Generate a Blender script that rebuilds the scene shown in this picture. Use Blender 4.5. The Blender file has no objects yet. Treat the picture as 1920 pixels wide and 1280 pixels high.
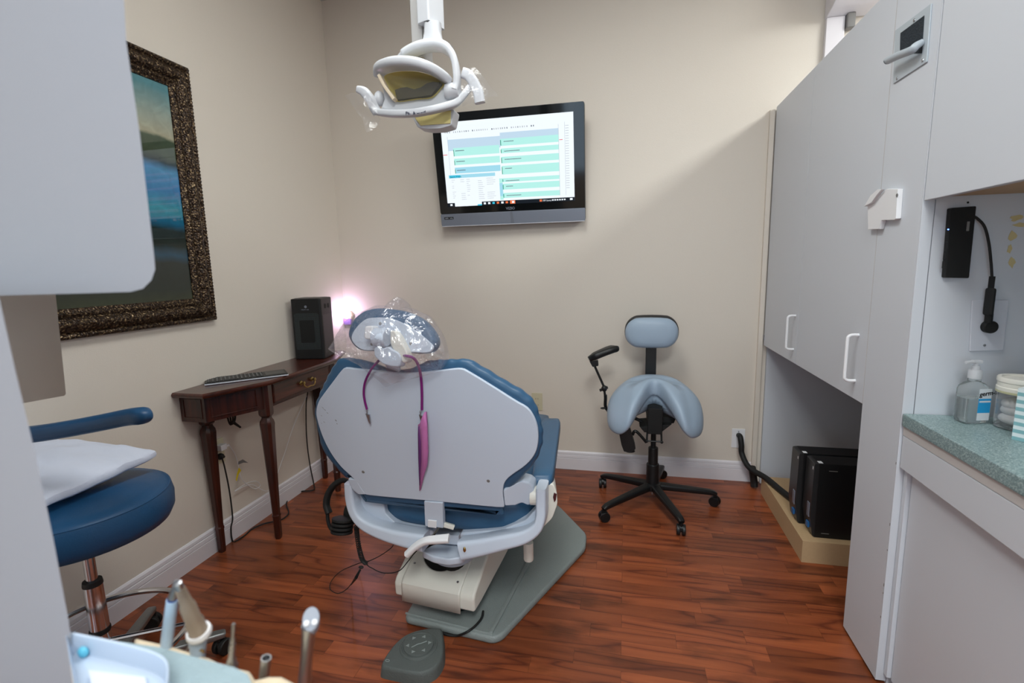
import bpy, bmesh, math, random
from mathutils import Vector, Matrix, noise
random.seed(7)
PI = math.pi
S = bpy.context.scene
COL = S.collection

# ------------------------------------------------------------------ camera (measured from the room's vanishing points)
YAW, PITCH, ROLL, FPX = math.radians(13.039), math.radians(8.673), math.radians(-1.304), 924.8
def cam_rows():
    cy, sy = math.cos(YAW), math.sin(YAW); cp, sp = math.cos(PITCH), math.sin(PITCH); cr, sr = math.cos(ROLL), math.sin(ROLL)
    M0 = Matrix(((1,0,0),(0,0,-1),(0,1,0)))
    Ry = Matrix(((cy,sy,0),(-sy,cy,0),(0,0,1)))
    Rp = Matrix(((1,0,0),(0,cp,-sp),(0,sp,cp)))
    Rr = Matrix(((cr,-sr,0),(sr,cr,0),(0,0,1)))
    return Rr @ Rp @ M0 @ Ry
CM = cam_rows()
CAM = Vector((0, 0, 1.3))
def ray(px, py):
    return CM.transposed() @ Vector(((px-960)/FPX, (py-640)/FPX, 1))
def at(px, py, ax, val):
    d = ray(px, py); return CAM + d*((val-CAM[ax])/d[ax])
def X(px, py, v): return at(px, py, 0, v)
def Y(px, py, v): return at(px, py, 1, v)
def Z(px, py, v): return at(px, py, 2, v)
def onplane(px, py, P0, n):
    d = ray(px, py); return CAM + d*((P0-CAM).dot(n)/d.dot(n))

cam_d = bpy.data.cameras.new('camera'); cam = bpy.data.objects.new('camera', cam_d); COL.objects.link(cam)
m = Matrix.Identity(4)
for i in range(3):
    m[i][0] = CM[0][i]; m[i][1] = -CM[1][i]; m[i][2] = -CM[2][i]; m[i][3] = CAM[i]
cam.matrix_world = m
cam_d.sensor_width = 36; cam_d.lens = 36*FPX/1920; cam_d.clip_start = 0.02
cam_d.dof.use_dof = True; cam_d.dof.focus_distance = 1.9; cam_d.dof.aperture_fstop = 3.4
S.camera = cam

# ------------------------------------------------------------------ materials
def lin(c):
    return tuple(((v/255)/12.92 if v/255 <= .04045 else ((v/255+.055)/1.055)**2.4) for v in c) + (1,)
MATS = {}
def mat(name, rgb, rough=.5, metal=0, bump=0, bscale=60, spec=.5, var=0, vscale=8, coat=0, trans=0, emis=0, alpha=1, ior=1.45, sheen=0, aniso=0):
    """plain procedural material: principled, optional colour variation and bump from noise"""
    m = bpy.data.materials.new(name); m.use_nodes = True
    nt = m.node_tree; b = nt.nodes['Principled BSDF']
    c = lin(rgb)
    b.inputs['Base Color'].default_value = c
    b.inputs['Roughness'].default_value = rough
    b.inputs['Metallic'].default_value = metal
    b.inputs['Specular IOR Level'].default_value = spec
    b.inputs['Coat Weight'].default_value = coat
    b.inputs['Coat Roughness'].default_value = .08
    b.inputs['Transmission Weight'].default_value = trans
    b.inputs['IOR'].default_value = ior
    b.inputs['Alpha'].default_value = alpha
    b.inputs['Sheen Weight'].default_value = sheen
    if emis:
        b.inputs['Emission Color'].default_value = c
        b.inputs['Emission Strength'].default_value = emis
    tc = nt.nodes.new('ShaderNodeTexCoord')
    if var:
        n = nt.nodes.new('ShaderNodeTexNoise'); n.inputs['Scale'].default_value = vscale; n.inputs['Detail'].default_value = 6
        nt.links.new(tc.outputs['Object'], n.inputs['Vector'])
        r = nt.nodes.new('ShaderNodeMapRange'); r.inputs['To Min'].default_value = 1-var; r.inputs['To Max'].default_value = 1+var
        nt.links.new(n.outputs['Fac'], r.inputs['Value'])
        mx = nt.nodes.new('ShaderNodeVectorMath'); mx.operation = 'SCALE'; mx.inputs[0].default_value = c[:3]
        nt.links.new(r.outputs['Result'], mx.inputs['Scale']); nt.links.new(mx.outputs['Vector'], b.inputs['Base Color'])
    if bump:
        n = nt.nodes.new('ShaderNodeTexNoise'); n.inputs['Scale'].default_value = bscale; n.inputs['Detail'].default_value = 4
        nt.links.new(tc.outputs['Object'], n.inputs['Vector'])
        bp = nt.nodes.new('ShaderNodeBump'); bp.inputs['Strength'].default_value = bump; bp.inputs['Distance'].default_value = .01
        nt.links.new(n.outputs['Fac'], bp.inputs['Height']); nt.links.new(bp.outputs['Normal'], b.inputs['Normal'])
    MATS[name] = m
    return m

def film(name, rgb, glossy=.12, diff=.06, bscale=18, bump=.9):
    """thin clear plastic film: mostly transparent, with sharp crinkled highlights"""
    m = bpy.data.materials.new(name); m.use_nodes = True; nt = m.node_tree
    for n in list(nt.nodes): nt.nodes.remove(n)
    out = nt.nodes.new('ShaderNodeOutputMaterial')
    tr = nt.nodes.new('ShaderNodeBsdfTransparent'); gl = nt.nodes.new('ShaderNodeBsdfGlossy'); tl = nt.nodes.new('ShaderNodeBsdfTranslucent'); df = nt.nodes.new('ShaderNodeBsdfDiffuse')
    gl.inputs['Roughness'].default_value = .12
    tl.inputs['Color'].default_value = lin(rgb); df.inputs['Color'].default_value = lin(rgb)
    tc = nt.nodes.new('ShaderNodeTexCoord')
    n = nt.nodes.new('ShaderNodeTexVoronoi'); n.feature = 'F1'; n.inputs['Scale'].default_value = bscale
    n2 = nt.nodes.new('ShaderNodeTexNoise'); n2.inputs['Scale'].default_value = bscale*.7; n2.inputs['Detail'].default_value = 5
    nt.links.new(tc.outputs['Object'], n2.inputs['Vector'])
    ad = nt.nodes.new('ShaderNodeMixRGB'); ad.inputs['Fac'].default_value = .12
    nt.links.new(tc.outputs['Object'], ad.inputs['Color1']); nt.links.new(n2.outputs['Color'], ad.inputs['Color2'])
    nt.links.new(ad.outputs['Color'], n.inputs['Vector'])
    bp = nt.nodes.new('ShaderNodeBump'); bp.inputs['Strength'].default_value = bump; bp.inputs['Distance'].default_value = .02
    nt.links.new(n.outputs['Distance'], bp.inputs['Height'])
    for s in (gl, tl, df): nt.links.new(bp.outputs['Normal'], s.inputs['Normal'])
    m1 = nt.nodes.new('ShaderNodeMixShader'); m1.inputs['Fac'].default_value = glossy
    m2 = nt.nodes.new('ShaderNodeMixShader'); m2.inputs['Fac'].default_value = diff
    m3 = nt.nodes.new('ShaderNodeMixShader'); m3.inputs['Fac'].default_value = .5
    nt.links.new(tr.outputs[0], m1.inputs[1]); nt.links.new(gl.outputs[0], m1.inputs[2])
    nt.links.new(tl.outputs[0], m3.inputs[1]); nt.links.new(df.outputs[0], m3.inputs[2])
    nt.links.new(m1.outputs[0], m2.inputs[1]); nt.links.new(m3.outputs[0], m2.inputs[2])
    nt.links.new(m2.outputs[0], out.inputs['Surface'])
    return m

def mat_floor():
    m = bpy.data.materials.new('cherry_laminate'); m.use_nodes = True; nt = m.node_tree; b = nt.nodes['Principled BSDF']
    L = nt.links.new; N = nt.nodes.new
    tc = N('ShaderNodeTexCoord')
    # 3-strip laminate: strips of 66 mm running along X
    br = N('ShaderNodeTexBrick'); br.offset = .37; br.offset_frequency = 2; br.squash = .7; br.squash_frequency = 3
    br.inputs['Scale'].default_value = 1; br.inputs['Brick Width'].default_value = .42; br.inputs['Row Height'].default_value = .066
    br.inputs['Mortar Size'].default_value = .0006; br.inputs['Mortar Smooth'].default_value = .1
    br.inputs['Color1'].default_value = (0,0,0,1); br.inputs['Color2'].default_value = (1,1,1,1); br.inputs['Mortar'].default_value = (.3,.3,.3,1); br.inputs['Bias'].default_value = 0
    L(tc.outputs['Object'], br.inputs['Vector'])
    # per strip shift for the grain
    sep = N('ShaderNodeSeparateXYZ'); L(tc.outputs['Object'], sep.inputs[0])
    row = N('ShaderNodeMath'); row.operation = 'DIVIDE'; row.inputs[1].default_value = .066; L(sep.outputs['Y'], row.inputs[0])
    fl = N('ShaderNodeMath'); fl.operation = 'FLOOR'; L(row.outputs[0], fl.inputs[0])
    wn = N('ShaderNodeTexWhiteNoise'); wn.noise_dimensions = '1D'; L(fl.outputs[0], wn.inputs['W'])
    ml = N('ShaderNodeMath'); ml.operation = 'MULTIPLY_ADD'; ml.inputs[1].default_value = 7.3; L(wn.outputs['Value'], ml.inputs[0])
    bl = N('ShaderNodeMath'); bl.operation = 'MULTIPLY'; bl.inputs[1].default_value = 3.1; L(br.outputs['Color'], bl.inputs[0]); L(bl.outputs[0], ml.inputs[2])
    cmb = N('ShaderNodeCombineXYZ'); 
    gx = N('ShaderNodeMath'); gx.operation = 'MULTIPLY'; gx.inputs[1].default_value = .62; L(sep.outputs['X'], gx.inputs[0])
    gy = N('ShaderNodeMath'); gy.operation = 'MULTIPLY'; gy.inputs[1].default_value = 6.0; L(sep.outputs['Y'], gy.inputs[0])
    L(gx.outputs[0], cmb.inputs[0]); L(gy.outputs[0], cmb.inputs[1]); L(ml.outputs[0], cmb.inputs[2])
    n1 = N('ShaderNodeTexNoise'); n1.inputs['Scale'].default_value = 1.5; n1.inputs['Detail'].default_value = 2; n1.inputs['Roughness'].default_value = .45; L(cmb.outputs[0], n1.inputs['Vector'])
    rings = N('ShaderNodeMath'); rings.operation = 'MULTIPLY'; rings.inputs[1].default_value = 6; L(n1.outputs['Fac'], rings.inputs[0])
    fr = N('ShaderNodeMath'); fr.operation = 'PINGPONG'; fr.inputs[1].default_value = .5; L(rings.outputs[0], fr.inputs[0])
    rp = N('ShaderNodeValToRGB'); L(fr.outputs[0], rp.inputs['Fac'])
    e = rp.color_ramp.elements; e[0].position = 0; e[0].color = lin((97, 46, 28)); e[1].position = .5; e[1].color = lin((147, 78, 45))
    x = e.new(.10); x.color = lin((131, 67, 39))
    # fine fibres
    mp = N('ShaderNodeMapping'); mp.inputs['Scale'].default_value = (5, 160, 1); L(tc.outputs['Object'], mp.inputs['Vector'])
    n2 = N('ShaderNodeTexNoise'); n2.inputs['Scale'].default_value = 1; n2.inputs['Detail'].default_value = 3; L(mp.outputs[0], n2.inputs['Vector'])
    mr = N('ShaderNodeMapRange'); mr.inputs['To Min'].default_value = .84; mr.inputs['To Max'].default_value = 1.16; L(n2.outputs['Fac'], mr.inputs['Value'])
    vm = N('ShaderNodeVectorMath'); vm.operation = 'SCALE'; L(rp.outputs['Color'], vm.inputs[0]); L(mr.outputs[0], vm.inputs['Scale'])
    # per strip tone
    mr2 = N('ShaderNodeMapRange'); mr2.inputs['To Min'].default_value = .66; mr2.inputs['To Max'].default_value = 1.24; L(br.outputs['Color'], mr2.inputs['Value'])
    vm2 = N('ShaderNodeVectorMath'); vm2.operation = 'SCALE'; L(vm.outputs[0], vm2.inputs[0]); L(mr2.outputs[0], vm2.inputs['Scale'])
    # knots
    mp3 = N('ShaderNodeMapping'); mp3.inputs['Scale'].default_value = (1.6, 5, 1); L(tc.outputs['Object'], mp3.inputs['Vector'])
    n3 = N('ShaderNodeTexNoise'); n3.inputs['Scale'].default_value = 2.2; n3.inputs['Detail'].default_value = 5; L(mp3.outputs[0], n3.inputs['Vector'])
    mr3 = N('ShaderNodeMapRange'); mr3.inputs['From Min'].default_value = .30; mr3.inputs['From Max'].default_value = .46; mr3.inputs['To Min'].default_value = .52; mr3.inputs['To Max'].default_value = 1.05; L(n3.outputs['Fac'], mr3.inputs['Value'])
    vm3 = N('ShaderNodeVectorMath'); vm3.operation = 'SCALE'; L(vm2.outputs[0], vm3.inputs[0]); L(mr3.outputs[0], vm3.inputs['Scale'])
    # joints
    inv = N('ShaderNodeMapRange'); inv.inputs['To Min'].default_value = 1; inv.inputs['To Max'].default_value = .55; L(br.outputs['Fac'], inv.inputs['Value'])
    vm4 = N('ShaderNodeVectorMath'); vm4.operation = 'SCALE'; L(vm3.outputs[0], vm4.inputs[0]); L(inv.outputs[0], vm4.inputs['Scale'])
    L(vm4.outputs[0], b.inputs['Base Color'])
    b.inputs['Roughness'].default_value = .33; b.inputs['Specular IOR Level'].default_value = .45
    bp = N('ShaderNodeBump'); bp.inputs['Strength'].default_value = .08; bp.inputs['Distance'].default_value = .003
    L(n2.outputs['Fac'], bp.inputs['Height']); L(bp.outputs['Normal'], b.inputs['Normal'])
    return m

def mat_wood(name, dark, light, rough=.3, axis=1, coat=.3):
    m = bpy.data.materials.new(name); m.use_nodes = True; nt = m.node_tree; b = nt.nodes['Principled BSDF']
    L = nt.links.new; N = nt.nodes.new
    tc = N('ShaderNodeTexCoord'); mp = N('ShaderNodeMapping'); sc = [40, 40, 40]; sc[axis] = 3; mp.inputs['Scale'].default_value = sc
    L(tc.outputs['Object'], mp.inputs['Vector'])
    n = N('ShaderNodeTexNoise'); n.inputs['Scale'].default_value = 1.4; n.inputs['Detail'].default_value = 6; n.inputs['Distortion'].default_value = .6; L(mp.outputs[0], n.inputs['Vector'])
    rp = N('ShaderNodeValToRGB'); rp.color_ramp.elements[0].position = .3; rp.color_ramp.elements[1].position = .75
    rp.color_ramp.elements[0].color = lin(dark); rp.color_ramp.elements[1].color = lin(light); L(n.outputs['Fac'], rp.inputs['Fac']); L(rp.outputs['Color'], b.inputs['Base Color'])
    b.inputs['Roughness'].default_value = rough; b.inputs['Coat Weight'].default_value = coat; b.inputs['Coat Roughness'].default_value = .15
    return m

def mat_speckle(name, c1, c2, c3, scale=420, rough=.35):
    m = bpy.data.materials.new(name); m.use_nodes = True; nt = m.node_tree; b = nt.nodes['Principled BSDF']
    L = nt.links.new; N = nt.nodes.new
    tc = N('ShaderNodeTexCoord'); v = N('ShaderNodeTexVoronoi'); v.inputs['Scale'].default_value = scale; L(tc.outputs['Object'], v.inputs['Vector'])
    rp = N('ShaderNodeValToRGB'); rp.color_ramp.interpolation = 'CONSTANT'; e = rp.color_ramp.elements
    e[0].position = 0; e[0].color = lin(c1); e[1].position = .45; e[1].color = lin(c2); x = e.new(.78); x.color = lin(c3)
    s = N('ShaderNodeSeparateColor'); L(v.outputs['Color'], s.inputs[0]); L(s.outputs[0], rp.inputs['Fac'])
    n = N('ShaderNodeTexNoise'); n.inputs['Scale'].default_value = 9; L(tc.outputs['Object'], n.inputs['Vector'])
    mr = N('ShaderNodeMapRange'); mr.inputs['To Min'].default_value = .9; mr.inputs['To Max'].default_value = 1.1; L(n.outputs['Fac'], mr.inputs['Value'])
    vm = N('ShaderNodeVectorMath'); vm.operation = 'SCALE'; L(rp.outputs['Color'], vm.inputs[0]); L(mr.outputs[0], vm.inputs['Scale']); L(vm.outputs[0], b.inputs['Base Color'])
    b.inputs['Roughness'].default_value = rough
    return m

def mat_mesh_grille(name, base, hole, scale=260):
    m = bpy.data.materials.new(name); m.use_nodes = True; nt = m.node_tree; b = nt.nodes['Principled BSDF']
    L = nt.links.new; N = nt.nodes.new
    tc = N('ShaderNodeTexCoord'); mp = N('ShaderNodeMapping'); mp.inputs['Scale'].default_value = (1, 1, 1); L(tc.outputs['Object'], mp.inputs['Vector'])
    sx_ = N('ShaderNodeSeparateXYZ'); L(tc.outputs['Object'], sx_.inputs[0]); ax_ = N('ShaderNodeMath'); ax_.operation = 'ADD'; L(sx_.outputs[0], ax_.inputs[0]); L(sx_.outputs[1], ax_.inputs[1]); cb_ = N('ShaderNodeCombineXYZ'); L(ax_.outputs[0], cb_.inputs[0]); L(sx_.outputs[2], cb_.inputs[1])
    v = N('ShaderNodeTexVoronoi'); v.voronoi_dimensions = '2D'; v.inputs['Scale'].default_value = scale; v.inputs['Randomness'].default_value = .1; L(cb_.outputs[0], v.inputs['Vector'])
    rp = N('ShaderNodeValToRGB'); rp.color_ramp.elements[0].position = .20; rp.color_ramp.elements[1].position = .30
    rp.color_ramp.elements[0].color = lin(hole); rp.color_ramp.elements[1].color = lin(base); L(v.outputs['Distance'], rp.inputs['Fac']); L(rp.outputs['Color'], b.inputs['Base Color'])
    b.inputs['Roughness'].default_value = .4
    return m

def glassy(name, rgb, rough=.05, ior=1.3, trans=.95):
    return mat(name, rgb, rough, trans=trans, ior=ior)

M = dict(
 wall = mat('wall_paint', (219, 210, 198), .62, bump=.06, bscale=180, var=.012, vscale=3),
 white_trim = mat('white_trim', (222, 218, 222), .38),
 ceiling = mat('ceiling_tile', (204, 202, 198), .8, bump=.3, bscale=90),
 lam = mat('white_laminate', (205, 209, 216), .42, bump=.02, bscale=300),
 lam_dark = mat('inside_laminate', (196, 192, 190), .5),
 pale = mat('pale_plastic', (204, 207, 216), .4),
 white = mat('white_plastic', (232, 232, 234), .3),
 cream = mat('cream_plastic', (226, 224, 214), .35),
 shell = mat('chair_shell', (196, 206, 220), .34, var=.01, vscale=3),
 blue = mat('blue_vinyl', (50, 88, 120), .36, bump=.05, bscale=260, var=.05, vscale=6),
 bluedark = mat('navy_vinyl', (28, 76, 116), .40, bump=.06, bscale=240, var=.06, vscale=6),
 sky = mat('grey_blue_vinyl', (158, 176, 194), .42, bump=.04, bscale=280),
 black = mat('black_plastic', (18, 19, 20), .42),
 blackm = mat('black_matt', (12, 13, 13), .7),
 rubber = mat('black_rubber', (22, 23, 23), .6),
 chrome = mat('chrome', (205, 205, 208), .14, metal=1),
 steel = mat('brushed_steel', (170, 172, 176), .3, metal=1),
 alu = mat('cast_aluminium', (140, 142, 142), .42, metal=.8),
 greybase = mat('grey_green_base', (138, 147, 145), .48, bump=.25, bscale=220, var=.05, vscale=5),
 pedal = mat('pedal_rubber', (84, 90, 88), .62, bump=.2, bscale=200, var=.10, vscale=14),
 brass = mat('brass', (176, 150, 92), .28, metal=1),
 wood = mat_wood('mahogany', (38, 14, 10), (84, 34, 20), .28, 1),
 woodv = mat_wood('mahogany_upright', (34, 13, 9), (74, 30, 18), .3, 2),
 board = mat('particle_board', (190, 160, 122), .6, bump=.05, bscale=300, var=.05, vscale=90),
 counter = mat_speckle('teal_speckled_counter', (112, 134, 136), (136, 158, 160), (160, 178, 178)),
 purple = mat('purple_hose', (118, 26, 110), .3),
 pink = mat('pink_paper', (190, 112, 168), .75, bump=.05, bscale=300),
 pinkdark = mat('plum_paper', (96, 40, 104), .75),
 paper = mat('white_paper', (214, 220, 236), .75, bump=.22, bscale=26),
 film = film('clear_film', (235, 222, 238), .17, .08, 17, 1),  # pink tint carries the night light's glow in the plastic
 satin = mat('satin_grey_paint', (176, 186, 194), .36, coat=.2),
 discp = mat('pale_blue_plastic', (176, 192, 208), .3),
 filmthin = film('thin_film', (230, 230, 236), .06, .07, 20, .5),
 ivory = mat('ivory_plate', (204, 196, 168), .4),
 yellow = mat('yellow_tape', (214, 190, 30), .5),
 tag = mat('grey_tag', (120, 118, 116), .5),
 cotton = mat('cotton', (236, 236, 238), .95, bump=.5, bscale=60),
 glass = glassy('clear_glass', (250, 250, 250)),
 gel = glassy('clear_gel', (240, 246, 246), .03, 1.33, .97),
 lens = film('lamp_lens', (238, 228, 190), .05, .01, 5, .05),
 lampw = mat('lamp_housing', (204, 206, 210), .32),
 gold = mat('gold_reflector', (214, 196, 110), .35, metal=.15),
 lensdark = mat('lamp_heat_shield', (84, 78, 58), .3, metal=.3),
 tvblack = mat('piano_black', (5, 9, 10), .08, spec=.6),
 silver = mat('silver_bezel', (128, 134, 146), .4, metal=.25),
 tray = mat('bluish_tray', (190, 204, 222), .3),
 tipblue = mat('light_blue_plastic', (176, 202, 226), .3),
 coverpaper = mat('pale_teal_towel', (150, 170, 178), .8, bump=.3, bscale=160, var=.06, vscale=60),
 beige = mat('beige_plastic', (222, 206, 180), .45),
 frame = None,
)
M['floor'] = mat_floor()

# ------------------------------------------------------------------ mesh helpers
def v3(p): return Vector(p)
def catmull(pts, n=8, closed=False):
    pts = [Vector(p) for p in pts]; N = len(pts); out = []
    rng = N if closed else N-1
    for i in range(rng):
        p0 = pts[(i-1) % N] if closed or i > 0 else pts[0]*2-pts[1]
        p1 = pts[i]; p2 = pts[(i+1) % N]
        p3 = pts[(i+2) % N] if closed or i+2 < N else pts[-1]*2-pts[-2]
        for k in range(n):
            t = k/n; t2 = t*t; t3 = t2*t
            out.append(.5*((2*p1)+(-p0+p2)*t+(2*p0-5*p1+4*p2-p3)*t2+(-p0+3*p1-3*p2+p3)*t3))
    if not closed: out.append(pts[-1].copy())
    return out
def rounded(pts, r, n=4):
    """polygon (closed list of Vectors) with each corner cut to an arc of about r"""
    pts = [Vector(p) for p in pts]; N = len(pts); out = []
    for i in range(N):
        a, b, c = pts[i-1], pts[i], pts[(i+1) % N]
        rr = r[i] if isinstance(r, (list, tuple)) else r
        d1 = (a-b); d2 = (c-b); k = min(rr, d1.length*.48, d2.length*.48)
        if k < 1e-6: out.append(b.copy()); continue
        p = b+d1.normalized()*k; q = b+d2.normalized()*k
        for j in range(n+1):
            t = j/n; out.append(p*(1-t)**2+b*2*t*(1-t)+q*t*t)
    return out
def resample(pts, n, closed=True):
    pts = [Vector(p) for p in pts]
    if closed: pts = pts+[pts[0]]
    L = [0]
    for i in range(1, len(pts)): L.append(L[-1]+(pts[i]-pts[i-1]).length)
    T = L[-1]; out = []; j = 0
    m = n if closed else n-1
    for k in range(n):
        s = T*k/m
        while j < len(L)-2 and L[j+1] < s: j += 1
        d = L[j+1]-L[j]; t = (s-L[j])/d if d > 1e-9 else 0
        out.append(pts[j].lerp(pts[j+1], min(1, max(0, t))))
    return out
ORG = {}
class MB:
    def __init__(s): s.v = []; s.f = []; s.m = []
    def add(s, vs, fs, mi=0):
        o = len(s.v); s.v += [tuple(p) for p in vs]; s.f += [tuple(i+o for i in f) for f in fs]; s.m += [mi]*len(fs); return s
    def bm(s, b, mi=0, mtx=None):
        if mtx is not None: bmesh.ops.transform(b, matrix=mtx, verts=b.verts)
        b.verts.index_update(); s.add([v.co for v in b.verts], [[v.index for v in f.verts] for f in b.faces], mi); b.free(); return s
    def box(s, a, b, bev=0, mi=0, mtx=None, seg=2):
        a = Vector(a); b = Vector(b); lo = Vector([min(a[i], b[i]) for i in range(3)]); hi = Vector([max(a[i], b[i]) for i in range(3)])
        bm_ = bmesh.new(); bmesh.ops.create_cube(bm_, size=1)
        for v in bm_.verts: v.co = Vector([(lo[i]+hi[i])/2+v.co[i]*(hi[i]-lo[i]) for i in range(3)])
        if bev: bmesh.ops.bevel(bm_, geom=bm_.edges[:], offset=min(bev, min(hi-lo)*.49), segments=seg, profile=.5, affect='EDGES')
        return s.bm(bm_, mi, mtx)
    def prism(s, pts, vec, bev=0, mi=0, seg=2):
        """closed outline extruded along vec (a Vector); bev rounds the rims"""
        vec = Vector(vec); bm_ = bmesh.new(); vs = [bm_.verts.new(p) for p in pts]; f = bm_.faces.new(vs)
        r = bmesh.ops.extrude_face_region(bm_, geom=[f]); top = [g for g in r['geom'] if isinstance(g, bmesh.types.BMVert)]
        bmesh.ops.translate(bm_, vec=vec, verts=top)
        bmesh.ops.recalc_face_normals(bm_, faces=bm_.faces[:])
        if bev:
            nv = vec.normalized(); tf = [g for g in bm_.faces if len(g.verts) == len(pts) and abs(g.normal.dot(nv)) > .5]
            es = set()
            for g in tf:
                for e in g.edges: es.add(e)
            bmesh.ops.bevel(bm_, geom=list(es), offset=bev, segments=seg, profile=.5, affect='EDGES', clamp_overlap=True)
        return s.bm(bm_, mi)
    def loft(s, rings, cap0=True, cap1=True, mi=0, closed=True):
        n = len(rings[0]); vs = [p for r in rings for p in r]; fs = []
        for i in range(len(rings)-1):
            for j in range(n if closed else n-1):
                k = (j+1) % n; fs.append((i*n+j, i*n+k, (i+1)*n+k, (i+1)*n+j))
        if cap0: fs.append(tuple(range(n))[::-1])
        if cap1: fs.append(tuple(range((len(rings)-1)*n, len(rings)*n)))
        return s.add(vs, fs, mi)
    def tube(s, path, r, seg=10, cap=True, mi=0, closed=False, flat=None, up=None):
        """tube along a path; r a radius or a list; flat=(a,b) makes an elliptic section a x b times r"""
        P = [Vector(p) for p in path]; n = len(P); rr = r if isinstance(r, (list, tuple)) else [r]*n
        if len(rr) != n: rr = [rr[min(len(rr)-1, int(i/(n-1)*(len(rr)-1)))]+(rr[min(len(rr)-1, int(i/(n-1)*(len(rr)-1))+1)]-rr[min(len(rr)-1, int(i/(n-1)*(len(rr)-1)))])*((i/(n-1)*(len(rr)-1)) % 1) for i in range(n)]
        T = []
        for i in range(n):
            a = P[(i-1) % n] if closed or i > 0 else P[0]; b = P[(i+1) % n] if closed or i < n-1 else P[-1]
            t = (b-a); T.append(t.normalized() if t.length > 1e-9 else Vector((0,0,1)))
        u = Vector(up) if up else (Vector((0,0,1)) if abs(T[0].z) < .9 else Vector((1,0,0)))
        rings = []
        for i in range(n):
            u = u-T[i]*u.dot(T[i])
            if u.length < 1e-6: u = T[i].orthogonal()
            u.normalize(); w = T[i].cross(u)
            a, b = flat if flat else (1, 1)
            rings.append([P[i]+(u*math.cos(2*PI*k/seg)*a+w*math.sin(2*PI*k/seg)*b)*rr[i] for k in range(seg)])
        if closed: rings.append(rings[0])
        return s.loft(rings, cap and not closed, cap and not closed, mi)
    def rtube(s, path, w, h, bev=.3, mi=0, up=(0,0,1), scale=None, q=3):
        """bar of rounded rectangular section w (sideways) x h (along up) swept along a path"""
        P = [Vector(p) for p in path]; n = len(P); rings = []
        base = rounded([Vector((-w/2,-h/2,0)), Vector((w/2,-h/2,0)), Vector((w/2,h/2,0)), Vector((-w/2,h/2,0))], min(w,h)*bev, q)
        u = Vector(up)
        for i in range(n):
            t = (P[min(n-1,i+1)]-P[max(0,i-1)]).normalized()
            u = (u-t*u.dot(t)).normalized(); sd = t.cross(u); k = scale[i] if scale else 1
            if isinstance(k, (int, float)): k = (k, k)
            rings.append([P[i]+sd*b.x*k[0]+u*b.y*k[1] for b in base])
        return s.loft(rings, True, True, mi)
    def lathe(s, prof, c=(0,0,0), ax=(0,0,1), seg=32, mi=0, cap=True):
        ax = Vector(ax).normalized(); u = ax.orthogonal().normalized(); w = ax.cross(u); c = Vector(c)
        rings = [[c+ax*z+(u*math.cos(2*PI*k/seg)+w*math.sin(2*PI*k/seg))*max(r, 1e-5) for k in range(seg)] for r, z in prof]
        return s.loft(rings, cap, cap, mi)
    def ell(s, c, r, seg=20, rings=12, mi=0, rot=None):
        b = bmesh.new(); bmesh.ops.create_uvsphere(b, u_segments=seg, v_segments=rings, radius=1)
        mt = Matrix.Translation(Vector(c)) @ (rot.to_4x4() if rot else Matrix.Identity(4)) @ Matrix.Diagonal((r[0], r[1], r[2], 1)) if not isinstance(r, (int, float)) else Matrix.Translation(Vector(c)) @ Matrix.Diagonal((r, r, r, 1))
        return s.bm(b, mi, mt)
    def quad(s, a, b, c, d, mi=0): return s.add([a, b, c, d], [(0,1,2,3)], mi)
    def build(s, name, mats, parent=None, loc=None, ang=35, sub=0, rough=None):
        me = bpy.data.meshes.new(name); me.from_pydata(s.v, [], s.f)
        if not isinstance(mats, (list, tuple)): mats = [mats]
        for q in mats: me.materials.append(q)
        me.polygons.foreach_set('material_index', s.m); me.polygons.foreach_set('use_smooth', [True]*len(me.polygons))
        b = bmesh.new(); b.from_mesh(me); bmesh.ops.recalc_face_normals(b, faces=b.faces[:]); b.to_mesh(me); b.free()
        me.set_sharp_from_angle(angle=math.radians(ang)); me.update()
        o = bpy.data.objects.new(name, me); COL.objects.link(o)
        org = ORG[parent] if parent is not None else (Vector(loc) if loc is not None else Vector((0,0,0)))
        me.transform(Matrix.Translation(-org)); ORG[o] = org
        if parent is not None: o.parent = parent
        else: o.location = org
        if ang <= 50 and not sub:
            wn = o.modifiers.new('weighted normal', 'WEIGHTED_NORMAL'); wn.keep_sharp = True; wn.weight = 50
        if sub:
            md = o.modifiers.new('subdivision', 'SUBSURF'); md.levels = sub; md.render_levels = sub
        return o
def tag(o, label=None, cat=None, group=None, kind=None):
    if label: o['label'] = label
    if cat: o['category'] = cat
    if group: o['group'] = group
    if kind: o['kind'] = kind
    return o
def thing(name, label, cat, loc, group=None):
    o = bpy.data.objects.new(name, None); COL.objects.link(o); o.location = loc; o.empty_display_size = .05; ORG[o] = Vector(loc)
    return tag(o, label, cat, group)
def struct(o, label, cat): return tag(o, label, cat, None, 'structure')
def text_mesh(txt, size, org, xdir, ydir, depth=.0004, bold=0):
    """lettering as a solid mesh; returns (verts, faces) in world space"""
    cu = bpy.data.curves.new('t', 'FONT'); cu.body = txt; cu.size = size; cu.extrude = depth; cu.resolution_u = 3; cu.offset = bold
    o = bpy.data.objects.new('t', cu); COL.objects.link(o)
    dg = bpy.context.evaluated_depsgraph_get(); me = bpy.data.meshes.new_from_object(o.evaluated_get(dg))
    xd = Vector(xdir).normalized(); yd = Vector(ydir).normalized(); zd = xd.cross(yd)
    vs = [Vector(org)+xd*v.co.x+yd*v.co.y+zd*v.co.z for v in me.vertices]; fs = [tuple(p.vertices) for p in me.polygons]
    bpy.data.objects.remove(o); bpy.data.curves.remove(cu); bpy.data.meshes.remove(me)
    return vs, fs

def each(name, m_, parent, items):
    """one part per small piece: items are functions that fill a fresh MB"""
    for f_ in items:
        b_ = MB(); f_(b_); b_.build(name, m_, parent)
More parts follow.
